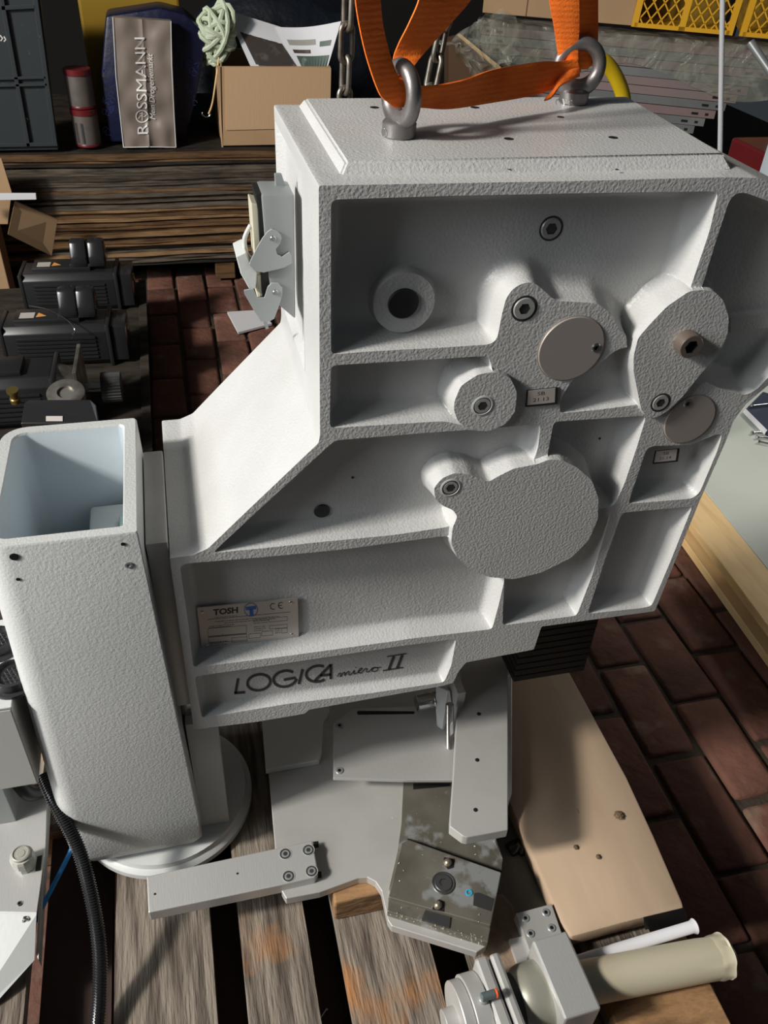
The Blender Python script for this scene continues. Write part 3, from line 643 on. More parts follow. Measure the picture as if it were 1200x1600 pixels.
# ------------------------------------------------------------------ electrical box, bracket plate at far left
eb = thing('connector_box', (-.3, -.03, .39), 'light grey metal box with round sockets left of the column', 'electrical box')
obj('housing', box(-.36, -.2445, -.10, .045, .395, .545, .002), WHITEP, eb)
obj('top_strip', box(-.36, -.2440, -.10, .05, .545, .549, .001), PAINT_S, eb)
for px, py in ((22, 1066), (-3, 1012)):
    c = P(px, py, z=.549); obj('round_socket', lathe([(.027, 0), (.027, .004), (.022, .005), (.022, .017), (.0185, .018), (.0175, .013), (.004, .013)], c, seg=36), BLACK, eb, True)
    bb = bmesh.new()
    for i in range(-2, 3):
        for j in range(-2, 3):
            if i*i+j*j < 7: lathe([(.0011, 0), (.0009, .002)], (c.x+i*.0052+(j % 2)*.0026, c.y+j*.0052, c.z+.013), seg=8, bm=bb)
    obj('socket_pins', bb, STEEL, eb)
    for dx, dy in ((.028, -.024), (-.026, -.024)):
        if c.x+dx < -.25: obj('screw_head', screw((c.x+dx, c.y+dy, .549), (0, 0, 1), .004, .002, .002), [STEEL, DARKM], eb, True)
obj('support_leg', box(-.345, -.32, -.02, .03, .205, .395, .001), GREYM, eb)
bp = thing('bracket_plate', (-.3, -.13, .17), 'bent aluminium bracket plate at the left edge of the pallet', 'bracket')
ZB = .205
obj('plate', zprism([(-60, 1215), (74, 1241), (71, 1320), (64, 1378), (57, 1428), (-60, 1424)], ZB, .003, .0006), ALU_M, bp)
obj('front_flange', prism([P(-60, 1426, z=ZB), P(57, 1429, z=ZB), P(54, 1500, z=ZB-.035), P(0, 1560, z=ZB-.05), P(-60, 1610, z=ZB-.06)], (0, .003, .001), .0006), PAINT_S, bp)
obj('edge_lip', prism([P(70, 1241, z=ZB+.0), P(76, 1243, z=ZB), P(60, 1500, z=ZB-.035), P(56, 1490, z=ZB-.035)], (0, 0, -.02), .0005), ALU, bp)
gl = P(40, 1352, z=ZB); obj('cable_gland', lathe([(.014, 0), (.014, .012), (.0165, .013), (.0165, .024), (.015, .028), (.011, .029), (.010, .0275), (.004, .027)], gl, seg=12), mat('grey_gland', (.42, .42, .38), .45), bp, False)
obj('gland_cap', lathe([(.0125, .0), (.0125, .004), (.0105, .005), (.010, .0035), (.006, .0035), (.0055, .0042), (.001, .0042)], gl+Vector((0, 0, .028)), seg=28), mat('grey_cap', (.33, .32, .28), .45), bp, True)
for a, b_ in ((31, 1412),): obj('socket_screw', screw(P(a, b_, z=ZB), (0, 0, 1), .004, .002, .0015), [STEEL, DARKM], bp, True)
obj('socket_screw', screw(P(41, 1435, z=ZB-.004), (0, -1, .2), .005, .0025, .005), [STEEL, DARKM], bp, True)
obj('slot', zprism([(58, 1338), (66, 1336), (63, 1360), (55, 1361)], ZB+.0004, .0008), DARKM, bp)
for x in (-.33, -.30): obj('foot', box(x, x+.012, -.10, -.05, .145, ZB-.003), GREYM, bp)
obj('cable_elbow', tube(smooth_path([P(30, 1222, z=.25), P(45, 1238, z=.235), P(62, 1236, z=.225), P(72, 1228, z=.225)], 6), .012, 14), BLACK, bp, True)
# corrugated hose
hp = smooth_path([P(68, 1212, z=.33), P(82, 1245, z=.32), P(103, 1285, z=.30), P(124, 1330, z=.275), P(139, 1385, z=.25), P(150, 1440, z=.225), P(156, 1500, z=.20), P(155, 1560, z=.175), P(150, 1620, z=.16), P(146, 1680, z=.157)], 40)
d_ = [0]
for i in range(1, len(hp)): d_.append(d_[-1]+(hp[i]-hp[i-1]).length)
n_ = int(d_[-1]/.00085); xs = np.linspace(0, d_[-1], n_); arr = np.array([tuple(p) for p in hp])
hp2 = [Vector((np.interp(x, d_, arr[:, 0]), np.interp(x, d_, arr[:, 1]), np.interp(x, d_, arr[:, 2]))) for x in xs]
tag(obj('corrugated_hose', tube(hp2, .01, 18, rf=lambda i: .0098 if (i % 4) < 2 else .0082), BLACKG, None, True), 'black corrugated hose curving down to the front left of the pallet', 'hose')
tag(obj('air_hose', tube(smooth_path([P(118, 1310, z=.2), P(108, 1335, z=.19), P(88, 1375, z=.18), P(62, 1425, z=.17), P(40, 1470, z=.16)], 10), .0035, 10), BLUET, None, True), 'thin blue air hose behind the black corrugated hose', 'hose')
# ------------------------------------------------------------------ base plate assembly
def C3(l): return [(400+a*.375, 1000+b*.375) for a, b in l]
ba = thing('base_plate_assembly', (.25, -.1, .19), 'flat aluminium base plate with clamping fixture lying below the casting', 'machine base')
ZB2 = .212
bpl = obj('base_plate', zprism([(409, 1085), (430, 1326), (440, 1392), (447, 1404), (500, 1394), (560, 1372), (574, 1371), (587, 1378), (596, 1392), (602, 1420), (606, 1438), (612, 1447), (745, 1488), (760, 1478), (786, 1342), (775, 1310), (800, 1240), (800, 1030), (600, 1010)], ZB2, .016, .0012), ALU, ba)
obj('white_pad', zprism(C3([(20, 280), (305, 230), (306, 300), (280, 330), (274, 470), (262, 500), (40, 540)]), ZB2+.012, .0118, .001), WHITEP, ba)
am = obj('front_arm', zprism([(229, 1369), (437, 1324), (488, 1313), (497, 1362), (492, 1371), (439, 1383), (232, 1426)], ZB2+.016, .022, .0015), ALU_M, ba)
for a, b_ in ((446, 1334), (482, 1328), (451, 1369), (487, 1361)):
    c = P(a, b_, z=ZB2+.0161); obj('counterbore', lathe([(.0088, 0), (.0088, .0004), (.0080, .0004), (.0078, .0001)], c, seg=26, cap=False), ALU, am, True); obj('counterbore_shade', lathe([(.0079, 0), (.0079, .0002)], c, seg=26), BLKSTEEL, am)  # flush dark disc stands in for the shade down the counterbore
    obj('socket_screw', screw((c.x, c.y, c.z-.003), (0, 0, 1), .0064, .0034, .0034), [GREYM, DARKM], am, True)
for a, b_ in ((242, 1397), (371, 1365)): obj('tapped_hole', lathe([(.0016, 0), (.0016, .0004), (.001, .0005)], P(a, b_, z=ZB2+.016), seg=10), DARKM, am)
for a, b_ in ((489, 1319), (494, 1366)): obj('relief_slot', zprism([(a, b_-4), (a+8, b_-5), (a+9, b_+5), (a+1, b_+6)], ZB2+.0006, .001, .0002), DARKM, ba)
# slide plate
sp = obj('slide_plate', zprism(C3([(322, 350), (400, 285), (850, 270), (850, 584), (612, 584), (322, 575)]), .262, .006, .0008), ALU_M, ba)
obj('slide_riser', zprism(C3([(420, 340), (760, 330), (760, 500), (430, 500)]), .256, .045, .001), ALU, ba)
for a, b_ in C3([(348, 358), (348, 545)]): obj('socket_screw', screw(P(a, b_, z=.262), (0, 0, 1), .0062, .003, .0015), [GREYM, DARKM], sp, True)
obj('slot', zprism(C3([(420, 302), (425, 295), (660, 297), (660, 308), (425, 311)]), .2624, .0006), DARKM, sp)
kn = P(658, 1098, z=.285); bmk = lathe([(.012, 0), (.0135, .001), (.0135, .024), (.0125, .025), (.0125, .027), (.0135, .028), (.0135, .044), (.012, .045)], kn+Vector((-.008, 0, 0)), (1, .04, 0), 30)
obj('turned_knob', bmk, STEEL, ba, True)
obj('guide_plate', prism([P(681, 1072, z=.315), P(700, 1080, z=.315), P(703, 1105, z=.29), P(693, 1130, z=.27), P(688, 1160, z=.245), P(683, 1150, z=.248), P(681, 1110, z=.28)], (.0035, 0, 0), .0005), PAINT_S, ba)
obj('guide_block', box(.352, .366, -.02, .05, .215, .335, .001), ALU, ba)
obj('guide_rod', cyl(P(703, 1183, z=.245), (.05, .5, 1), .0065, .09), STEEL, ba, True)
# oily steel base under the fixture and the fixture block
ob = obj('oily_base', zprism(C3([(614, 590), (1000, 575), (1000, 845), (1028, 910), (1022, 968), (640, 836), (600, 900), (560, 1060), (553, 1040), (590, 880), (606, 760)]), ZB2+.004, .004, .0006), ALU_D, ba)
obj('dark_slot', zprism(C3([(655, 597), (810, 597), (808, 608), (750, 614), (655, 622)]), ZB2+.0046, .0006), DARKM, ba)
fx = obj('fixture_block', zprism(C3([(608, 845), (638, 832), (1022, 968), (978, 1190), (552, 1072)]), ZB2+.022, .022, .0012), ALU_D, ba)
obj('front_step', zprism(C3([(553, 1078), (978, 1196), (966, 1260), (548, 1130)]), ZB2+.014, .014, .001), ALU_D, ba)
obj('joint_gap', zprism(C3([(632, 826), (1024, 962), (1023, 972), (634, 838)]), ZB2+.0075, .004), DARKM, ba)
obj('clamp_key', zprism(C3([(705, 1120), (812, 1152), (806, 1200), (690, 1165)]), ZB2+.016, .003, .0005), BLKSTEEL, ba)
ZF = ZB2+.0222
c = P(693, 1380, z=ZF); obj('large_screw_washer', lathe([(.0165, -.002), (.0165, .0006), (.0155, .0012), (.013, .0004)], c, seg=40), BLKSTEEL, ba, True)
obj('large_socket_screw', screw(c+Vector((0, 0, 0)), (0, 0, 1), .0125, .0062, .0016, 36), [BLKSTEEL, DARKM], ba, True)
for poly_, ball in ((C3([(783, 905), (828, 912), (824, 948), (800, 955), (782, 935)]), (799, 928)), (C3([(742, 1092), (765, 1080), (786, 1090), (784, 1132), (735, 1122)]), (758, 1106))):
    obj('notch', zprism(poly_, ZF+.0003, .0006), DARKM, ba); bb = bmesh.new(); bmesh.ops.create_uvsphere(bb, u_segments=18, v_segments=10, radius=.006)
    bb.transform(Matrix.Translation(P(*C3([ball])[0], z=ZF+.001))); obj('detent_ball', bb, mat('brass_ball', (.42, .36, .28), .35, .8), ba, True)
obj('side_pocket', zprism(C3([(908, 1055), (930, 1052), (992, 1078), (980, 1130), (905, 1105)]), ZF+.0003, .0006), mat('grey_pocket', (.06, .06, .06), .4, .5), ba)
obj('cyan_ring', lathe([(.0048, 0), (.0048, .0008), (.003, .0009), (.003, .0002)], P(*C3([(887, 1053)])[0], z=ZF), seg=22, cap=False), CYAN, ba, True)
# chips
bb = bmesh.new(); random.seed(3)
for k in range(130):
    t_ = random.random(); a = 560+t_*390+random.uniform(-15, 10); b_ = 1140+t_*118+random.gauss(0, 9); z = ZB2+.0145
    if k > 85: a = random.uniform(560, 1000); b_ = random.uniform(640, 1180); z = ZF+.0003 if b_ > 860+.35*(a-610) else ZB2+.0045
    p = P(*C3([(a, b_)])[0], z=z); s_ = random.uniform(.0006, .0018); vs3 = [bb.verts.new(p+Vector((random.uniform(-1, 1)*s_, random.uniform(-1, 1)*s_, random.uniform(0, .8)*s_))) for _ in range(4)]
    for f in ((0, 1, 2), (0, 2, 3), (0, 3, 1), (1, 3, 2)): bb.faces.new([vs3[i] for i in f])
o = obj('metal_swarf', bb, mat('swarf', (.72, .66, .52), .4, .3), ba); o['kind'] = 'stuff'
# raised arm plate
ra = obj('raised_arm', zprism(C3([(848, 60), (1050, 40), (1050, 790), (880, 822), (862, 818), (808, 778), (808, 745), (822, 560), (843, 172), (858, 160), (850, 130)]), .302, .019, .0014), ALU, ba)
for a, b_ in C3([(929, 308), (922, 500), (915, 708)]): obj('tapped_hole', lathe([(.0032, 0), (.0032, .0003), (.002, .0004)], P(a, b_, z=.302), seg=16), DARKM, ra)
obj('arm_post', box(.41, .46, .05, .09, ZB2, .283, .002), ALU, ba)
bb = bmesh.new()
for dx in (0, .022): lathe([(.011, 0), (.012, .004), (.012, .02), (.01, .024)], P(796+dx*600, 1325, z=.165)+Vector((0, 0, -.01)), (1, .2, .1), 20, bb)
tag(obj('black_fitting', bb, BLACKG, None, True), 'small glossy black fitting under the right edge of the fixture plate', 'fitting')
# wood packers
tag(obj('timber_block', box(.118, .245, -.235, -.11, .1445, .1955, .003), WOODR), 'rough sawn brown timber block supporting the aluminium base plate', 'wood block')
b = zprism([(770, 1397), (785, 1396), (800, 1412), (808, 1442), (825, 1500), (815, 1530), (765, 1530), (752, 1500), (762, 1440)], .175, .03, .002)
tag(obj('broken_wood_piece', b, WOODC), 'weathered broken wood piece beside the oily fixture block', 'wood piece')
# ------------------------------------------------------------------ packing board and the grey board below it
tag(obj('packing_board', zprism([(700, 1000), (860, 1000), (888, 1046), (980, 1215), (1022, 1306), (1066, 1408), (1069, 1419), (980, 1440), (893, 1464), (876, 1440), (790, 1240), (700, 1040)], .188, .0305, .004), CARDP, None, True), 'dusty brown packing board lying flat right of the machine base', 'packing board')
tag(obj('grey_board', box(.36, .445, -.34, .02, .1445, .157, .001), GREYB), 'dark grey board strip between the fixture and the brown packing board', 'board')
tag(obj('loose_plank', box(.45, .60, -.62, -.36, .1445, .166, .002), WOODR), 'brown plank end below the beige cardboard tube', 'plank')
tag(obj('dark_tape_strip', prism([P(1005, 1433, z=.1885), P(1068, 1418, z=.1885), P(1070, 1422, z=.1885), P(1077, 1440, z=.150), P(1008, 1452, z=.150)], (0, -.0008, 0)), BLACK), 'dark tape strip on the front edge of the brown packing board', 'tape')
# debris lumps
for a, b_, s_, lb in ((967, 1274, .007, 'largest crumb of dirt on the brown packing board'), (900, 1324, .0035, 'small dark crumb left of centre on the brown packing board'), (935, 1339, .0035, 'small dark crumb right of centre on the brown packing board')):
    bb = bmesh.new(); bmesh.ops.create_icosphere(bb, subdivisions=3, radius=s_); 
    for v in bb.verts: v.co *= 1+.5*noise.noise(v.co*400); v.co.z *= .45
    bb.transform(Matrix.Translation(P(a, b_, z=.189+s_*.3))); tag(obj('dirt_crumb', bb, mat('dirt', (.17, .115, .065), .9), None), lb, 'debris')
# ------------------------------------------------------------------ pneumatic cylinder, tube, roll at the bottom right
def along(px, py, z): return P(px, py, z=z)
A0 = Vector((.239, -.418, .200)); A1 = Vector((.637, -.400, .200)); u = (A1-A0).normalized()
cy = thing('pneumatic_actuator', (.33, -.42, .1445), 'machined aluminium pneumatic cylinder assembly at the bottom right of the pallet', 'pneumatic cylinder')
def at(t): return A0+u*t
MA = ALU
obj('front_ring', lathe([(.022, 0), (.026, .0005), (.045, .0008), (.046, .002), (.046, .014), (.045, .015)], at(.0), u, 64), MA, cy, True)
obj('middle_ring', lathe([(.0485, 0), (.0495, .001), (.0495, .020), (.0485, .021)], at(.0155), u, 64), MA, cy, True)
def sq(t0, t1, h, bev): 
    b = box(-h, h, -h, h, 0, t1-t0, bev); return merge(None, b, Matrix.Translation(at(t0)) @ frame_of(u).to_4x4())
obj('square_flange', sq(.037, .055, .048, .004), MA, cy)
obj('rear_flange', sq(.0575, .071, .048, .004), MA, cy)
obj('dark_barrel', cyl(at(.0705), u, .036, .045, seg=48), BLKSTEEL, cy, True)
obj('pale_sleeve', lathe([(.033, 0), (.040, .010), (.0425, .020), (.0425, .045)], at(.078), u, 56), mat('anodised_sleeve', (.44, .43, .36), .35, .5), cy, True)
obj('end_block', sq(.118, .168, .049, .003), ALU_M, cy)
obj('piston_nose', cyl(at(-.016), u, .018, .018, seg=32), MA, cy, True)
obj('nose_block', box(.205, .222, -.452, -.42, .172, .198, .001), MA, cy)
obj('nose_screw', cyl((.212, -.437, .198), (0, 0, 1), .004, .006), mat('brass', (.62, .5, .38), .3, .8), cy, True)
for t, py_ in ((.027, 0), (.027, 1)):
    ang = math.radians(88 if py_ == 0 else 155); n1 = Vector((0, -math.cos(ang), math.sin(ang))) if py_ == 0 else Vector((0, -.75, .66))
    n1 = n1.normalized(); c = at(.030)+n1*.0490
    fit_ = obj('air_fitting', lathe([(.0062, 0), (.0062, .004), (.0052, .005), (.0052, .010)], c, n1, 20), GREYM, cy, True)
    obj('fitting_elbow', cyl(c+n1*.010-u*.004, u, .0052, .018), GREYP, fit_, True); obj('release_ring', cyl(c+n1*.010+u*.0142, u, .0056, .0028), ORNG, fit_, True)
prC = lambda a, b: Pn(a, b, at(.05)+Vector((0, -.018, .041)), (0, -.4, .9))
# bracket
ZK = .19
bk = thing('screwed_bracket', (.35, -.33, .1445), 'small grey bracket with four socket screws above the cylinder block', 'bracket')
obj('top_plate', zprism([(806, 1427), (862, 1412), (884, 1476), (833, 1502)], ZK, .006, .0008), ALU_D.copy() and ALU, bk)
obj('side_flange', prism([P(806, 1427, z=ZK-.001), P(833, 1500, z=ZK-.001), P(827, 1508, z=ZK-.02), P(801, 1440, z=ZK-.02)], (.003, 0, 0), .0005), PAINT_S, bk)
for a, b_ in ((821, 1435), (853, 1426), (829, 1459), (862, 1450)): obj('socket_screw', screw(P(a, b_, z=ZK), (0, 0, 1), .0058, .0028, .0015), [GREYM, DARKM], bk, True)
obj('bracket_foot', box(.345, .375, -.365, -.33, .158, ZK-.006), ALU, bk)
# cardboard tube
T0 = at(.168); T1 = Vector((.628, -.415, .185))
ut = (T1-T0).normalized(); Lt = (T1-T0).length
tb = bmesh.new(); prof = [(.027, 0), (.0272, Lt-.02), (.0282, Lt-.012), (.028, Lt-.004), (.0295, Lt-.001), (.0275, Lt+.002), (.0225, Lt+.001), (.0225, Lt-.04), (.002, Lt-.04)]
b = lathe([(.027, 0)]+[(.0272, Lt*k/12) for k in range(1, 12)]+prof[1:], T0, ut, 48)
for v in b.verts: 
    if (v.co-T1).length < .035: v.co += noise.noise_vector(v.co*90)*.0022
tag(obj('cardboard_tube', b, TUBEC, None, True), 'thick beige cardboard tube with a torn end at the bottom right', 'tube')
r0 = P(900, 1503, z=.197); r1 = P(1086, 1447, z=.197); ur = (r1-r0).normalized(); Lr = (r1-r0).length
b = lathe([(.008, 0), (.008, Lr*.3), (.0083, Lr*.31), (.0083, Lr-.006), (.0105, Lr-.001), (.010, Lr), (.0065, Lr-.001), (.006, Lr-.03)], r0, ur, 28)
tag(obj('paper_roll', b, PAPER, None, True), 'thin rolled white paper lying between the beige tube and brown board', 'paper roll')
# ------------------------------------------------------------------ stack of boards at the back
Y0 = 2.38; ZS = .10; ZE = .497; z = ZS; k = 0; random.seed(11)
bpal = thing('low_pallet', (-.1, 2.8, 0), 'low dark wooden pallet under the stack of brown boards', 'pallet')
for x in (-.85, -.35, .15, .60): obj('block', box(x, x+.075, Y0+.02, Y0+.16, .012, .085, .003), SH[1], bpal); obj('block', box(x, x+.075, 3.1, 3.2, .012, .085, .003), SH[1], bpal)
obj('deck', box(-.93, .74, Y0+.01, 3.25, .0855, ZS-.006), SH[3], bpal)
ORD = 'first second third fourth fifth sixth seventh eighth ninth tenth eleventh twelfth thirteenth fourteenth fifteenth sixteenth seventeenth eighteenth nineteenth twentieth'.split()
ORD += ['twenty-'+w for w in ORD[:9]]+['thirtieth']+['thirty-'+w for w in ORD[:9]]+['fortieth']+['forty-'+w for w in ORD[:9]]
BRD = []
while z < ZE-.006:
    t = random.choice((.0075, .009, .011, .013, .016)); t = min(t, ZE-z); fr_ = (z-ZS)/(ZE-ZS)
    mt = random.choice((SH[0], SH[0], SH[1], SH[1], SH[2]) if fr_ < .55 else (SH[2], SH[2], SH[3], SH[2], SH[1]))
    if t > .0145: mt = SH[2]
    if fr_ > .90: mt = SH[1] if fr_ < .955 else SH[3]
    dx, dy = random.uniform(-.02, .02), random.uniform(-.012, .010)
    if random.random() < .13: dy += .02
    b = box(-.93+dx, .74+dx, Y0+dy, 3.25+dy, z, z+t-.0009, 0)
    bmesh.ops.subdivide_edges(b, edges=[e for e in b.edges if abs(e.verts[0].co.x-e.verts[1].co.x) > .5], cuts=30)
    for v in b.verts:
        if v.co.y < 3: v.co.y += noise.noise(Vector((v.co.x*6, k*7.7, 0)))*.007; 
        v.co.z += noise.noise(Vector((v.co.x*3, 0, 0)))*.0035*(1 if True else 0)
    BRD.append((obj('board', b, mt), {SH[0].name: 'tan', SH[1].name: 'brown', SH[2].name: 'grey brown', SH[3].name: 'dark'}[mt.name])); z += t; k += 1
ZE = z+.0065
for i, (o, cn) in enumerate(BRD[::-1]): tag(o, 'thin %s board, %s from the top of the tall stack at the back' % (cn, ORD[i]), 'board', 'thin boards stacked at the back')
def B(px, py, y=Y0): return P(px, py, y=y)
# dark crate
cr = thing('plastic_crate', (-.6, 2.5, ZE), 'dark grey plastic crate standing on edge at the upper left', 'crate')
x1 = B(60, 228, 2.39).x; ztop = 1.12
crq = [B(-120, 232, 2.39), B(90, 229, 2.39), B(58, -40, 2.39), B(-120, -40, 2.39)]
for q_ in crq[:2]: q_.z = ZE+.004
obj('crate_wall', prism(crq, (0, .02, 0), .002), CRATE, cr)
obj('crate_body', prism([crq[0]+Vector((0, .02, 0)), crq[1]+Vector((-.02, .02, .0)), crq[2]+Vector((-.02, .02, 0)), crq[3]+Vector((0, .02, 0))], (0, .05, 0), .004), CRATE, cr)
def rb(pp, w, d=.012, y=2.39): 
    a, b_ = B(*pp[0], y), B(*pp[1], y); dv = (b_-a).normalized(); s_ = Vector((-dv.z, 0, dv.x))*w/2
    return prism([a+s_, b_+s_, b_-s_, a-s_], (0, -d, 0), .001)
for pp, w in ((((86, 222), (52, -30)), .014), (((45, 228), (2, -10)), .012), (((-10, 122), (72, 120)), .008), (((-10, 133), (74, 131)), .008), (((-10, 226), (90, 224)), .012), (((0, 12), (55, 9)), .012)):
    obj('crate_rib', rb(pp, w), CRATE, cr)
obj('pen_marks', ribbon_px([[(0, 55), (4, 60), (1, 64)], [(6, 57), (9, 62), (6, 65)]], lambda a, b: P(a, b, y=2.3895), 2, Z_), INKW, cr)
obj('wire_loop', tube([B(41, 187, 2.386)+Vector((.006*math.cos(t), 0, .006*math.sin(t))) for t in [k*.6 for k in range(11)]], .0012, 6), STEEL, cr)
# tins
for k, (za, zb_, lab) in enumerate(((0, 1, 'lower red and white tin of the two beside the shopping bag'), (1, 2, 'upper red and white tin of the two beside the shopping bag'))):
    c = B(135, 200, 2.46); hh = .122; zz = ZE+k*(hh+.001); t = thing('tin', (c.x, 2.46, zz), lab, 'tin')
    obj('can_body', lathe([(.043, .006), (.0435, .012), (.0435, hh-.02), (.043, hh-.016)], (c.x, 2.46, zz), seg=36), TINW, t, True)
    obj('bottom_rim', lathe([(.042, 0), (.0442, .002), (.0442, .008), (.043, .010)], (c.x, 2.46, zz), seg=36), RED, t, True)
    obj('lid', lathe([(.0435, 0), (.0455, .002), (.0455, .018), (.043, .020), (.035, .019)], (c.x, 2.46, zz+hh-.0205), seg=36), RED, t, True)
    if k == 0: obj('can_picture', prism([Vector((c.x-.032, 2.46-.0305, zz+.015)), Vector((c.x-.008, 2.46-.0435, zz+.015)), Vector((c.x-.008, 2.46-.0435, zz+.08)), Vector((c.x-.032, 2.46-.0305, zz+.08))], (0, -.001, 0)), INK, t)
# blue bag behind and the taupe bag
b = bmesh.new(); yb = 2.47
fq = [B(172, 226, yb), B(288, 226, yb), B(305, 160, yb), B(325, 55, yb), B(290, 22, yb), B(250, 12, yb), B(165, 25, yb), B(158, 120, yb)]
for q_ in fq[:2]: q_.z = ZE+.003
prism(fq, (0, .16, 0), .012, b)
bbg = tag(obj('blue_shopping_bag', b, BLUEB, None, True), 'dark blue patterned carrier bag behind the taupe bag', 'bag')
bb = bmesh.new(); random.seed(5)
for k in range(34):
    a, c_ = random.choice(((random.uniform(280, 312), random.uniform(45, 190)), (random.uniform(163, 176), random.uniform(90, 215))))
    if a > 290+(.0) and c_ > 170: continue
    ribbon_px([random.choice([arc(a, c_, 4, 4, 0, 300, n=8), [(a-4, c_), (a+4, c_-3), (a+1, c_+5)], [(a-4, c_-4), (a-4, c_+4), (a+4, c_+4)]])], lambda x, y: P(x, y, y=yb-.0005), 1, Z_, bm=bb)
obj('bag_pattern', bb, BLUEP, bbg)
tb_ = thing('taupe_shopping_bag', tuple(B(225, 232, 2.42)), 'taupe carrier bag with white lettering standing among the stored goods', 'bag')
YBG = 2.415; bq = [(176, 27), (222, 31), (267, 33), (267, 100), (270, 145), (275, 232), (236, 229), (192, 231), (180, 120)]
gq = [P(a, b_, y=YBG) for a, b_ in bq]; gq[5].z = max(gq[5].z, ZE+.004)
b = bmesh.new(); nx, nz = 22, 44
q00, q10, q11, q01 = P(192, 231, y=YBG), P(275, 232, y=YBG), P(267, 33, y=YBG), P(176, 27, y=YBG)
def bagp(u_, v_, off=0):
    p = (q00*(1-u_)+q10*u_)*(1-v_)+(q01*(1-u_)+q11*u_)*v_
    p.y += -.006*math.exp(-((u_-.5)/.03)**2)+(.012+.016*(v_ < .5)*(1-2*v_))*noise.noise(Vector((u_*3.2, v_*6, 1)))*(1-abs(2*u_-1)**3) + .010*abs(u_-.5)*(v_ < .25)*(1-v_*4)+off
    if v_ == 0: p.z += .006*(1-abs(2*u_-1))
    return p
Vf = [[b.verts.new(bagp(i/nx, j/nz)) for i in range(nx+1)] for j in range(nz+1)]
Vb = [[b.verts.new(bagp(i/nx, j/nz, .035)) for i in range(nx+1)] for j in range(nz+1)]
for j in range(nz):
    for i in range(nx): b.faces.new((Vf[j][i], Vf[j][i+1], Vf[j+1][i+1], Vf[j+1][i])); b.faces.new((Vb[j][i], Vb[j+1][i], Vb[j+1][i+1], Vb[j][i+1]))
    b.faces.new((Vf[j][0], Vf[j+1][0], Vb[j+1][0], Vb[j][0])); b.faces.new((Vf[j][nx], Vb[j][nx], Vb[j+1][nx], Vf[j+1][nx]))
for i in range(nx): b.faces.new((Vf[0][i], Vb[0][i], Vb[0][i+1], Vf[0][i+1])); b.faces.new((Vf[nz][i], Vf[nz][i+1], Vb[nz][i+1], Vb[nz][i]))
obj('bag_body', b, BAG, tb_, True)
def prB(a, b_):
    p = P(a, b_, y=YBG-.006); v_ = min(1, max(.001, (p.z-q00.z)/(q01.z-q00.z))); xl = q00.x*(1-v_)+q01.x*v_; xr_ = q10.x*(1-v_)+q11.x*v_
    p.y = bagp(min(1, max(0, (p.x-xl)/(xr_-xl))), v_).y-.0035; return p
bmT = text_px('R', (231, 209), (-1, -14), (-17, 0), prB, Z_); text_px('SSMANN', (230, 170), (-4, -111), (-17, 0), prB, Z_, bm=bmT)
ribbon_px([arc(222, 183, 9.5, 9.5, 0, 360, n=30)], prB, 1.7, Z_, bm=bmT)
ribbon_px([[(216, 187), (220, 182), (226, 184), (229, 180)], [(218, 178), (226, 180)], [(222, 176), (222, 190)]], prB, 1.2, Z_, bm=bmT)
text_px('Mein Drogeriemarkt', (243, 188), (-5, -104), (-9, 0), prB, Z_, shear=.3, bm=bmT)
obj('printed_text', bmT, INKW, tb_)
bmT = ribbon_px([[(267, 33), (268, 100), (270, 145), (275, 231)], [(275, 231), (236, 229), (193, 231)], [(193, 231), (181, 120), (176, 27)]], prB, 1.3, Z_)
obj('bag_seam', bmT, INKW, tb_)
# yellow crate behind the bags
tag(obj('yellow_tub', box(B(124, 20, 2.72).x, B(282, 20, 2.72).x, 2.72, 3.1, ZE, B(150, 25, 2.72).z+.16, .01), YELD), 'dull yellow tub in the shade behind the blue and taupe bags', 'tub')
# cardboard box with magazines
cx0, cx1 = B(349, 240, 2.42).x, B(516, 240, 2.42).x; zt = B(430, 104, 2.42).z
cb = thing('cardboard_box', ((cx0+cx1)/2, 2.6, ZE), 'open corrugated cardboard box holding printed brochures', 'cardboard box')
for nm, a in (('front_wall', (cx0, cx1, 2.42, 2.428, ZE, zt)), ('back_wall', (cx0, cx1, 2.75, 2.758, ZE, zt)), ('side_wall', (cx0, cx0+.008, 2.428, 2.75, ZE, zt)), ('side_wall', (cx1-.008, cx1, 2.428, 2.75, ZE, zt)), ('box_base', (cx0+.008, cx1-.008, 2.428, 2.75, ZE, ZE+.01))):
    obj(nm, box(*a, .001), CARD, cb)
obj('front_flap', prism([B(351, 104, 2.42), B(517, 106, 2.42), B(515, 199, 2.42), B(353, 203, 2.42)], (0, -.004, 0)), CARDR, cb)
obj('side_flap', prism([B(346, 95, 2.42), B(349, 240, 2.42), B(343, 180, 2.46)], (-.004, 0, 0)), CARD, cb)
def sheet3(name, pts4, nu, nv, bend, m, t=.002, parent=None):
    b = bmesh.new(); G = []
    for s_ in (0, 1):
        G.append([[b.verts.new(((pts4[0]*(1-i/nu)+pts4[1]*(i/nu))*(1-j/nv)+(pts4[3]*(1-i/nu)+pts4[2]*(i/nu))*(j/nv))+bend(i/nu, j/nv)+Vector((0, -t*s_, t*.3*s_))) for i in range(nu+1)] for j in range(nv+1)])
    for j in range(nv):
        for i in range(nu):
            for s_ in (0, 1): b.faces.new((G[s_][j][i], G[s_][j][i+1], G[s_][j+1][i+1], G[s_][j+1][i]))
    for j in range(nv):
        for i in (0, nu): b.faces.new((G[0][j][i], G[0][j+1][i], G[1][j+1][i], G[1][j][i]))
    for i in range(nu):
        for j in (0, nv): b.faces.new((G[0][j][i], G[0][j][i+1], G[1][j][i+1], G[1][j][i]))
    return obj(name, b, m, parent, True)
yq = 2.47
mg = thing('open_brochure', tuple(B(450, 110, yq)), 'curled printed white brochure page lying on the cardboard box', 'brochure')
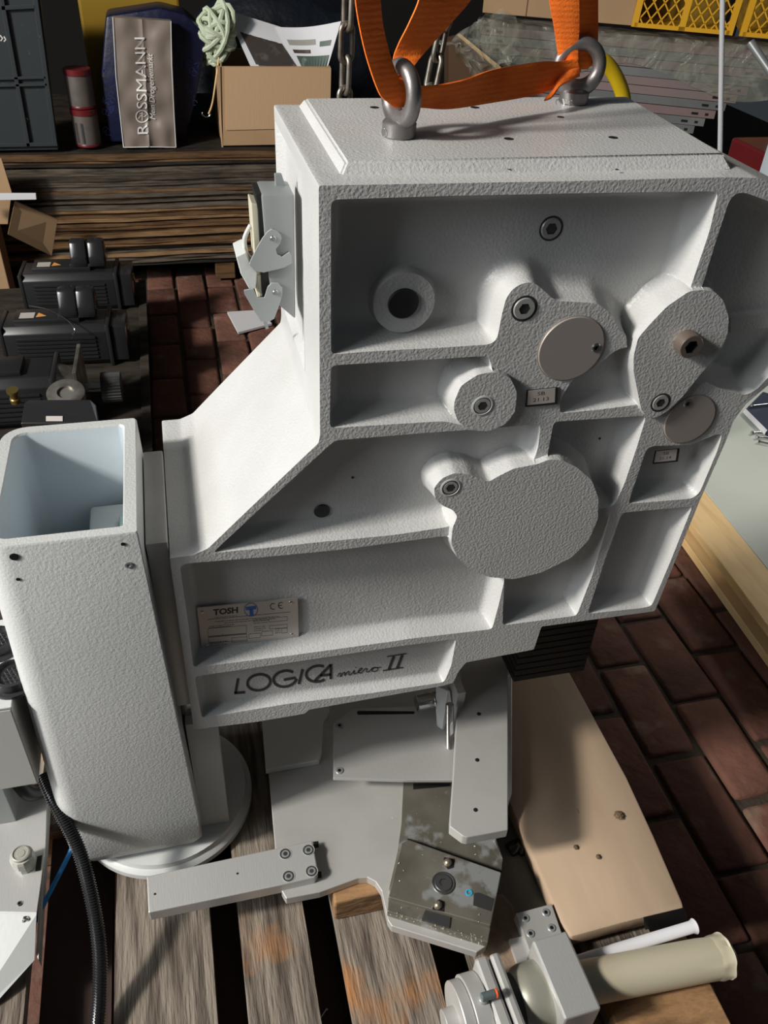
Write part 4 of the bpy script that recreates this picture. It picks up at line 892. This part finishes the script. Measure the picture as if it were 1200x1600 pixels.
q4 = [P(488, 113, y=2.44), P(512, 112, y=2.44), P(535, 35, y=2.50), P(432, 45, y=2.56)]
q4 = [P(470, 112, y=2.44), P(509, 115, y=2.44), P(533, 33, y=2.47), P(430, 42, y=2.55)]
bendf = lambda u_, v_: Vector((0, .02*math.sin(math.pi*u_)*v_, -.012*math.sin(math.pi*u_)*v_))
sheet3('page', q4, 14, 8, bendf, PAPER, .0012, mg)
def onq(u0, u1, v0, v1, m, nm):
    g_ = lambda u_, v_: (q4[0]*(1-u_)+q4[1]*u_)*(1-v_)+(q4[3]*(1-u_)+q4[2]*u_)*v_+bendf(u_, v_)+Vector((0, -.0022, .0009))
    b = bmesh.new(); n = 10; T_ = [b.verts.new(g_(u0+(u1-u0)*i/n, v1)) for i in range(n+1)]; Bt = [b.verts.new(g_(u0+(u1-u0)*i/n, v0)) for i in range(n+1)]
    for i in range(n): b.faces.new((Bt[i], Bt[i+1], T_[i+1], T_[i]))
    obj(nm, b, m, mg)
onq(.12, .95, .04, .36, PAPERG, 'printed_picture'); onq(.1, .5, .42, .50, PAPERD, 'printed_picture'); onq(.7, .92, .55, .66, PAPERG, 'printed_picture'); onq(.08, .62, .60, .72, mat('printed_grey', (.33, .31, .28), .6), 'printed_picture')
mg2 = thing('dark_brochure', tuple(B(410, 105, yq)), 'brochure with a dark photograph beside the rope ball', 'brochure')
sheet3('page', [P(392, 105, y=2.45), P(472, 110, y=2.45), P(438, 42, y=2.56), P(352, 15, y=2.56)], 6, 6, lambda a, b: Vector((0, 0, 0)), PAPER, .0015, mg2)
sheet3('printed_picture', [P(400, 102, y=2.445), P(462, 106, y=2.445), P(430, 52, y=2.548), P(366, 33, y=2.548)], 4, 4, lambda a, b: Vector((0, -.002, .003)), PAPERD, .0005, mg2)
for k, (ax, ay, bx_, by_) in enumerate(((360, 10, 392, 22), (385, 18, 440, 40))):
    pass
# rope ball
rp = []; random.seed(9); RC = [(random.uniform(0, 6.28), random.uniform(0, 3.14), random.uniform(.75, 1.0)) for _ in range(22)]
cR = P(338, 52, y=2.50)
for (az_, el_, rr_) in RC:
    nrm = Vector((math.cos(az_)*math.sin(el_), math.sin(az_)*math.sin(el_)*.5, math.cos(el_)*.8)).normalized(); u1 = nrm.orthogonal().normalized(); u2 = nrm.cross(u1)
    for i in range(22):
        a = 6.28*i/20; q_ = (u1*math.cos(a)+u2*math.sin(a))*rr_*.070*(1+.12*math.sin(3*a+az_)); rp.append(cR+Vector((q_.x*.95+q_.z*.25, q_.y*.6, q_.z*1.35)))
b = tube(rp, .0085, 7); 
tag(obj('rope_bundle', b, ROPE, None, True), 'pale green knotted rope bundle left of the brochures', 'rope')
b = tube(smooth_path([P(342, 90, y=2.45), P(338, 120, y=2.43), P(332, 160, y=2.43), P(326, 178, y=2.43)], 6), .003, 8)
tag(obj('cord_tail', b, WOODY, None, True), 'thin tan cord hanging from the rope bundle beside the box', 'cord')
tag(obj('wire_hook', tube([P(322, 178, y=2.428)+Vector((.014*math.cos(t), 0, .010*math.sin(t))) for t in [2.6+k*.35 for k in range(12)]], .0022, 8), STEEL, None, True), 'small metal hook at the end of the tan cord', 'hook')
# dark textile heap behind box
b = bmesh.new(); bmesh.ops.create_uvsphere(b, u_segments=40, v_segments=20, radius=1)
for v in b.verts: v.co = Vector((v.co.x*.6, v.co.y*.25, v.co.z*.42))*(1+.12*noise.noise(v.co*2.5)); 
b.transform(Matrix.Translation((.62, 3.75, .42)))
tag(obj('dark_tarpaulin', b, mat('navy_tarp', (.006, .010, .018), .6, bump=(12, .8, .02)), None, True), 'dark navy tarpaulin heap behind the brochures and chains', 'tarpaulin')
# ------------------------------------------------------------------ bundle of steel profiles at the back right
pu = Vector((.887, -.462, 0)); pn_ = Vector((-.462, -.887, 0)); pO = Vector((1.92, 2.85, 0))
Lp = Pn(745, 120, pO, pn_); tl = (Lp-pO).dot(pu); Rp_ = Pn(1195, 120, pO, pn_); tr = (Rp_-pO).dot(pu)
def loc(t, n, z): return pO+pu*t+pn_*n+Vector((0, 0, z))
zt_ = Pn(1000, 62, pO, pn_).z
ph_ = .034; nrow = int((zt_-.1)/ph_)
for x_ in (tl+.2, tr-.3): tag(obj('bearer', prism([loc(x_, .0, .001), loc(x_+.1, .0, .001), loc(x_+.1, -.4, .001), loc(x_, -.4, .001)], (0, 0, zt_-nrow*ph_-.002)), WOODR), 'timber bearer under the %s end of the steel profile bundle' % ('left' if x_ < tl+.5 else 'right'), 'wood block')
random.seed(4)
for k in range(nrow):
    z0 = zt_-(k+1)*ph_; mt = GALVR if k in (2, 4, 5, 7) or k % 5 == 0 else GALV; s0 = random.uniform(-.015, .02); kk = k
    t1 = tr+.02-.035*max(0, kk-2)
    if t1 < tl+.6: t1 = tl+.6+random.uniform(0, .1)
    lab = '%s perforated steel profile, %s from the top of the wrapped bundle' % ('pinkish' if mt is GALVR else 'grey', ORD[k])
    p = thing('steel_profile', loc((tl+t1)/2, 0, z0), lab, 'steel profile', 'steel profiles in the wrapped bundle')
    n0 = random.uniform(-.004, .004)
    obj('channel', prism([loc(tl+s0, n0, z0), loc(t1, n0, z0), loc(t1, n0-.35, z0), loc(tl+s0, n0-.35, z0)], (0, 0, ph_-.0022), .001), mt, p)
    for e_, sg in ((tl+s0, 1), (t1, -1)):
        for dd, w_ in ((.035, .014), (.085, .028)):
            a_ = e_+sg*dd; obj('slot', prism([loc(a_-w_/2, n0+.0008, z0+.010), loc(a_+w_/2, n0+.0008, z0+.010), loc(a_+w_/2, n0+.0008, z0+.020), loc(a_-w_/2, n0+.0008, z0+.020)], (0, -.0, 0) if False else tuple(pn_*-.0006)), DARKM, p)
# film: hangs over the top and the left end
def film(name, f, nu, nv, lab):
    b = bmesh.new(); G = [[b.verts.new(f(i/nu, j/nv)) for i in range(nu+1)] for j in range(nv+1)]
    for j in range(nv):
        for i in range(nu): b.faces.new((G[j][i], G[j][i+1], G[j+1][i+1], G[j+1][i]))
    return tag(obj(name, b, FILM, None, True), lab, 'plastic film')
def f1(u_, v_):
    t = tl-.02+(tr-tl+.1)*u_; s = v_*.42; w = noise.noise(Vector((u_*7, v_*3, 0)))
    edge = .16+.05*math.sin(u_*9)
    if s < edge: z_, n = zt_+.016-(edge-s), .012
    else: z_, n = zt_+.016, .012-(s-edge)
    return loc(t, n+max(w*.016, -.006), z_+max(0, w*.02))
film('plastic_film', f1, 70, 30, 'clear wrinkled plastic film over the top of the steel bundle')
# crumpled film and left end sheets
def f2(u_, v_):
    p0 = P(690, 64, y=2.9); p1 = P(800, 20, y=2.9); p2 = P(812, 95, y=2.75); p3 = P(742, 120, y=2.75)
    p = (p0*(1-u_)+p1*u_)*(1-v_)+(p3*(1-u_)+p2*u_)*v_
    return p+noise.noise_vector(Vector((u_*5, v_*4, 3)))*.05
film('crumpled_film', f2, 40, 30, 'crumpled clear film bunched at the left end of the steel bundle')
tag(obj('dark_brown_board', prism([P(696, 60, y=3.05), P(716, 55, y=3.05), P(778, 106, y=2.8), P(778, 200, y=2.8), P(696, 200, y=3.05)], (0, .02, 0), .001), mat('dark_brown_board', (.10, .055, .03), .6)), 'dark brown board left of the steel profile bundle', 'board')
tag(obj('pale_batten', prism([P(713, 54, y=3.04), P(718, 52, y=3.04), P(782, 104, y=2.79), P(778, 110, y=2.79)], (0, -.008, 0), .001), WOODY), 'thin pale wooden batten on the dark brown board', 'batten')
# cardboard box and yellow crates on top of the bundle
zc = zt_+.035
p0 = Pn(752, 36, loc(0, -.1, 0), pn_); p1 = Pn(1000, 36, loc(0, -.1, 0), pn_); t0_ = (p0-pO).dot(pu); t1_ = (p1-pO).dot(pu)
bx = thing('brown_carton', loc((t0_+t1_)/2, -.25, zc), 'brown cardboard carton on top of the steel bundle left of the yellow crates', 'carton')
obj('carton_body', prism([loc(t0_, -.1, zc), loc(t1_-.03, -.1, zc), loc(t1_-.03, -.34, zc), loc(t0_, -.34, zc)], (0, 0, .3), .003), CARD, bx)
obj('carton_seam', prism([loc((t0_*.72+t1_*.28), -.098, zc), loc((t0_*.72+t1_*.28)+.004, -.098, zc), loc((t0_*.72+t1_*.28)+.004, -.1, zc), loc((t0_*.72+t1_*.28), -.1, zc)], (0, 0, .3)), SH[1], bx)
def ycrate(px0, px1, lab):
    a = Pn(px0, 36, loc(0, -.08, 0), pn_); b_ = Pn(px1, 50, loc(0, -.08, 0), pn_); ta, tb2 = (a-pO).dot(pu), (b_-pO).dot(pu)
    c = thing('yellow_crate', loc((ta+tb2)/2, -.2, zc), lab, 'crate')
    H_ = .24
    def bar(t0, z0, t1, z1, w, n=-.08, d=.006, nm='lattice', bm=None):
        A_, B_ = loc(t0, n, z0), loc(t1, n, z1); dv = (B_-A_).normalized(); s_ = dv.cross(pn_).normalized()*w/2
        return prism([A_+s_, B_+s_, B_-s_, A_-s_], tuple(pn_*-d), 0, bm)
    bml = bmesh.new(); st_ = .044; W_ = tb2-ta; k = -int(H_/st_)-1
    while k*st_ < W_:
        for sg in (1, -1):
            x0 = ta+k*st_; z0, z1 = zc+.01, zc+H_; 
            xa, xb = (x0, x0+(H_-.01)*.72) if sg == 1 else (x0+(H_-.01)*.72, x0)
            # clip to the frame
            def clip(xa, za, xb, zb):
                if xb == xa: return None
                ts = [0, 1]; dx = xb-xa
                lo_, hi_ = sorted(((ta-xa)/dx, (tb2-xa)/dx)); lo_, hi_ = max(0, lo_), min(1, hi_)
                if hi_-lo_ < .02: return None
                return xa+dx*lo_, za+(zb-za)*lo_, xa+dx*hi_, za+(zb-za)*hi_
            r_ = clip(xa, z0, xb, z1)
            if r_: bar(r_[0], r_[1], r_[2], r_[3], .0055, bm=bml)
        k += 1
    obj('lattice_wall', bml, YEL, c)
    for nm, t in (('corner_post', ta), ('corner_post', tb2), ('middle_post', (ta+tb2)/2)): obj(nm, bar(t, zc, t+.01, zc+H_, .026, n=-.074, d=.016), YEL, c)
    obj('bottom_rail', bar(ta, zc+.008, tb2, zc+.008, .016, n=-.074, d=.016), YEL, c); obj('top_rail', bar(ta, zc+H_, tb2, zc+H_, .02, n=-.074, d=.016), YEL, c)
    obj('crate_floor', prism([loc(ta, -.09, zc+.001), loc(tb2, -.09, zc+.001), loc(tb2, -.38, zc+.001), loc(ta, -.38, zc+.001)], (0, 0, .004)), YEL, c)
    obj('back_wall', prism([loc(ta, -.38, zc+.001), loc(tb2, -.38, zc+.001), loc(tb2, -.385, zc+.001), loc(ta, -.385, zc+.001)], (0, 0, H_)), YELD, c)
ycrate(992, 1140, 'yellow lattice crate beside the brown carton'); ycrate(1165, 1300, 'yellow lattice crate at the top right corner')
# white rod, yellow bent tube, grey pipe
ra_, rb_ = P(1129, -90, y=1.75), P(1119, 640, y=1.75)
ra_ = P(1129, 0, y=1.6); rb_ = P(1125, 232, y=1.6); dv = (rb_-ra_).normalized(); g0 = ra_+dv*((.001-ra_.z)/dv.z); tp = ra_-dv*.5
tag(obj('white_rod', tube([g0, tp], .0075, 12), RODM, None, True), 'thin white rod standing upright in front of the steel bundle', 'rod')
g_ = P(1172, 66, y=2.25)
tag(obj('grey_pipe', tube([g_, P(1230, 150, y=2.1), Vector((2.15, 2.0, .01))], .016, 16), GREYM, None, True), 'grey steel pipe leaning at the right end of the steel bundle', 'pipe')
yt = smooth_path([P(900, 92, y=.75), P(925, 90, y=.75), P(948, 100, y=.75), P(966, 128, y=.75), P(975, 160, y=.75), P(978, 220, y=.75), P(975, 420, y=.75)], 8)
yt2 = [p for p in yt]; last = yt2[-1]; yt2.append(Vector((last.x, last.y, .01)))
tag(obj('yellow_bent_tube', tube(yt2, .0135, 18), YELP, None, True), 'bright yellow bent tube behind the right eyebolt', 'tube')
# items at right edge
tag(obj('red_case', box(P(1190, 230, y=1.75).x+.04, 2.5, 1.75, 1.98, .001, .62, .01), RED), 'red case standing at the right edge below the steel bundle', 'case')
tag(obj('white_blue_carton', box(P(1182, 240, y=1.68).x+.03, 2.1, 1.45, 1.68, .001, P(1170, 205, y=1.45).z, .004), mat('pale_blue_carton', (.50, .58, .62), .5)), 'pale blue and white carton at the right edge above the casting', 'carton')
# ------------------------------------------------------------------ sheet in a wooden frame at right
zb0 = .10
fr = thing('framed_sheet_crate', (1.5, .6, 0), 'pale green grey sheet in a pine frame lying on the brick floor', 'crate')
e0, e1 = P(1102, 768, z=zb0), P(1200, 890, z=zb0); de = (e1-e0); de.z = 0; de.normalize(); ne = Vector((-de.y, de.x, 0)); 
if ne.x < 0: ne = -ne
w_ = (P(1080, 817, z=zb0)-e0).dot(ne); 
a0 = e0-de*.55; a1 = e1+de*.40
obj('pine_board', prism([a0+ne*w_, a1+ne*w_, a1, a0], (0, 0, -.022), .002), WOODY, fr)
obj('pine_board', prism([a0+ne*(w_*.85), a1+ne*(w_*.85), a1+ne*-.02, a0+ne*-.02], (0, 0, -.022), .002), WOODY, fr).location.z -= .075
for k in range(4):
    p = a0+(a1-a0)*(.05+.28*k); obj('frame_block', prism([p+ne*(w_*.35), p+de*.09+ne*(w_*.35), p+de*.09+ne*-.01, p+ne*-.01], (0, 0, -.05), .002), WOODR, fr).location.z -= .023
obj('grey_sheet', prism([a0+ne*.0005, a1+ne*.0005, a1+ne*1.0, a0+ne*1.0], (0, 0, -.02), .001), SHEET, fr)
nvb = [P(1164, 640, z=.11), P(1200, 612, z=.11), P(1260, 700, z=.11), P(1215, 690, z=.11)]
zz = zb0+.012
nv = thing('navy_flat_box', tuple(P(1210, 660, z=zb0)), 'navy flat box with a pale corner lying on the grey green sheet', 'box')
obj('flat_body', zprism([(1164, 640), (1192, 612), (1290, 640), (1290, 760), (1197, 674)], zz, zz-zb0-.0006, .001), NAVY, nv)
obj('box_edge', zprism([(1162, 641), (1165, 638), (1199, 672), (1196, 676)], zz+.001, .008, .0005), PAPER, nv)
tw = P(1196, 652, z=zz+.001)
for k, (a, b_, c_, d_2) in enumerate(((1176, 676, 1230, 672), (1184, 683, 1235, 684), (1187, 690, 1230, 700), (1176, 634, 1230, 628))):
    zq = zb0+.006 if k < 3 else zz+.006
    A_, B_ = P(a, b_, z=zq), P(c_, d_2, z=zq); bb = bmesh.new(); cyl(A_, B_-A_, .0028, (B_-A_).length, bm=bb, seg=12); cyl(A_-(B_-A_).normalized()*.004, B_-A_, .0052, .005, bm=bb, seg=6)
    tag(obj('bolt', bb, STEEL, None, True), ['upper bolt of the three beside the navy flat box', 'middle bolt of the three beside the navy flat box', 'lowest bolt of the three beside the navy flat box', 'single bolt lying on top of the navy flat box'][k], 'bolt')
# ------------------------------------------------------------------ things at left: open carton, white strip, motors, booklet
oc = thing('open_carton', (-.72, 2.25, .0), 'open brown cardboard carton at the left edge behind the motors', 'carton')
yo = 2.26
obj('carton_side', prism([P(-80, 250, y=yo), P(2, 248, y=yo), P(18, 300, y=yo), P(12, 350, y=yo), P(-80, 350, y=yo)], (0, .008, 0)), CARD, oc)
obj('carton_flap', prism([P(23, 315, y=yo-.06), P(90, 343, y=yo+.0), P(81, 400, y=yo-.04), P(12, 366, y=yo-.12)], (0, .006, .001), .0005), CARD, oc)
obj('carton_body', box(-.95, P(-4, 360, y=yo).x, yo-.03, yo+.08, .002, P(12, 350, y=yo).z, .003), CARD, oc)
tag(obj('white_strip', prism([P(-60, 303, y=yo-.1), P(56, 303, y=yo-.1), P(57, 312, y=yo-.1), P(-60, 314, y=yo-.1)], (0, .012, 0), .001), PAPER), 'white plastic strip sticking out over the open carton', 'strip')
mp_ = thing('motor_pallet', (-.4, 1.6, 0), 'dark wooden pallet carrying the black motors', 'pallet')
obj('deck', box(-.95, -.125, 1.05, 2.14, .10, .125, .002), SH[3], mp_); obj('edge_board', box(-.135, -.11, 1.05, 2.14, .1255, .133, .001), SH[3], mp_)
for y in (1.05, 1.5, 1.92):
    for x in (-.25, -.6): obj('block', box(x, x+.1, y, y+.1, .003, .10), SH[1], mp_)
BODY = mat('motor_black', (.018, .0185, .020), .38, bump=(60, .15, .0006)); MGREY = mat('bare_flange', (.36, .34, .31), .4, .7, var=(20, (.15, .14, .12), .4, .6))
def part_local(name, b, m, par, smooth=False):
    bmesh.ops.recalc_face_normals(b, faces=b.faces); me = bpy.data.meshes.new(name); b.to_mesh(me); b.free(); 
    for q_ in (m if isinstance(m, list) else [m]): me.materials.append(q_)
    if smooth:
        for p in me.polygons: p.use_smooth = True
        me.set_sharp_from_angle(angle=math.radians(38))
    o = bpy.data.objects.new(name, me); S.collection.objects.link(o); o.parent = par; return o
def motor(loc_, rz, Lm, h, conn, flange, lab, tri=True):
    t = thing('servo_motor', loc_, lab, 'motor'); t.rotation_euler = (0, 0, rz)
    b = bmesh.new(); pr_ = [(-h, .3*h), (-.72*h, 0), (.72*h, 0), (h, .3*h), (h, 1.7*h), (.72*h, 2*h), (-.72*h, 2*h), (-h, 1.7*h)]
    prism([Vector((-Lm, y, z)) for y, z in pr_], (Lm*1.0, 0, 0), .003, b); part_local('motor_body', b, BODY, t, True)
    for sg in (-1, 1):
        for k in range(6): z = h*(.45+.19*k); b = box(-Lm+.03, -.03, sg*h-.004, sg*h+.004, z, z+.006); part_local('cooling_fin', b, BODY, t)
    b = box(-Lm-.012, -Lm, -h*1.02, h*1.02, 0, 2.02*h, .003); part_local('rear_cap', b, BODY, t, True); b = box(0, .012, -h*1.05, h*1.05, -.0, 2.05*h, .003); part_local('front_cap', b, BODY, t, True)
    b = box(-Lm+.03, -.07, -.6*h, .6*h, 2*h-.002, 2*h+.014, .003); part_local('terminal_box', b, BODY, t, True)
    b = box(-Lm+.045, -Lm+.085, -.4*h, .15*h, 2*h+.014, 2*h+.0148); part_local('rating_label', b, LBL, t)
    if tri:
        b = prism([Vector((-Lm+.09, -.35*h, 2*h+.0142)), Vector((-Lm+.118, -.25*h, 2*h+.0142)), Vector((-Lm+.095, .1*h, 2*h+.0142))], (0, 0, .0006)); part_local('warning_sticker', b, TRI, t)
    for x in conn:
        b = prism([Vector((x-.022, y, z)) for y, z in ((-.04, 2*h+.012), (.04, 2*h+.012), (.038, 2*h+.04), (.018, 2*h+.092), (-.016, 2*h+.092), (-.038, 2*h+.04))], (.052, 0, 0), .010); c = part_local('connector', b, BLACKG, t, True)
        b = box(x-.028, x+.024, -.034, .034, 2*h+.012, 2*h+.022, .002); part_local('connector_base', b, BLACK, c)
    if flange:
        b = lathe([(h*1.0, .0), (h*.9, .02), (h*.75, .04), (h*.8, .05)], (.012, 0, h), (1, 0, 0), 30); part_local('bell_housing', b, MGREY, t, True)
        b = box(.06, .07, -h*1.1, h*1.1, .0, 2.3*h, .002); part_local('mounting_plate', b, MGREY, t)
        b = cyl((.07, 0, h), (1, 0, 0), .014, .05); part_local('shaft', b, STEEL, t, True)
        b = bmesh.new(); n = 30; 
        prof_ = [Vector((.115, (.036 if i % 2 else .041)*math.cos(2*math.pi*i/(2*n)), h+(.036 if i % 2 else .041)*math.sin(2*math.pi*i/(2*n)))) for i in range(2*n)]
        prism(prof_, (.05, 0, 0), 0, b); part_local('toothed_pulley', b, BLKSTEEL, t)
    else:
        b = box(.012, .055, -h*.9, h*.9, h*.2, 1.9*h, .003); part_local('brake_cover', b, BLACKG, t, True)
        b = lathe([(.012, 0), (.012, .004), (.005, .005)], (.055, 0, h*1.4), (1, 0, 0), 16); part_local('brass_plug', b, mat('brass_plug', (.5, .4, .2), .3, .9), t, True)
    return t
c1 = P(182, 440, z=.2); c2 = P(170, 520, z=.2); c3 = P(88, 618, z=.2)
motor((c1.x, c1.y, .126), -.05, .28, .064, (-.105, -.05), False, 'rear black servo motor with two connectors nearest the board stack')
motor((c2.x, c2.y, .126), -.05, .28, .064, (-.10, -.05), False, 'middle black servo motor with a thin wire over its label')
motor((c3.x, c3.y+.03, .126), -.03, .27, .072, (), True, 'front black ribbed servo motor with grey flange and toothed pulley')
wr = smooth_path([P(45, 478, z=.272), P(75, 484, z=.274), P(105, 500, z=.274), P(117, 516, z=.262), P(112, 530, z=.225)], 8)
tag(obj('loose_wire', tube(wr, .0015, 6), STEEL, None, True), 'thin pale wire lying over the middle motor', 'wire')
tag(obj('gear_wheel', lathe([(.04, 0), (.045, .002), (.045, .02), (.04, .022), (.02, .022), (.02, .016)], P(105, 622, z=.27), (0, -.3, 1), 36), MGREY, None, True), 'grey round gear wheel in front of the ribbed motor', 'gear')
nb_ = thing('black_motor_frame', tuple(P(92, 640, z=.14)), 'black rounded frame plate nearest the column top', 'motor part')
obj('frame_plate', prism([P(32, 662, z=.26), P(38, 628, z=.29), P(46, 624, z=.295), P(142, 624, z=.295), P(150, 632, z=.29), P(155, 662, z=.26)], (0, .02, -.10), .003), BLACKG, nb_)
obj('rating_label', prism([P(72, 650, z=.271), P(98, 650, z=.271), P(98, 658, z=.264), P(72, 658, z=.264)], (0, -.002, .001)), LBL, nb_)
tag(obj('brass_fitting', lathe([(.012, 0), (.012, .012), (.009, .014), (.011, .03), (.014, .032), (.014, .038)], P(25, 628, z=.28), (0, -.2, 1), 20), mat('brass_dark', (.30, .22, .08), .35, .8), None, True), 'black and brass hose fitting beside the ribbed motor', 'fitting')
for k, (a, b_) in enumerate(((0, 395), (-10, 470), (0, 540))):
    pass
tag(obj('booklet', zprism([(355, 487), (372, 519), (425, 505), (405, 484)], .012, .009, .0008), PAPER), 'white booklet lying on the brick floor below the connectors', 'booklet')
# scrap bits between slats
tag(obj('long_screw', tube([P(496, 1600, z=.1), P(511, 1577, z=.12)], .0018, 8), STEEL, None, True), 'thin metal screw standing in the gap between two slats', 'screw')
tag(obj('thin_wire', tube([P(1113, 1540, z=.1), P(1128, 1580, z=.05), P(1145, 1620, z=.01)], .0008, 6), STEEL, None, True), 'fine pale wire hanging below the torn tube end', 'wire')
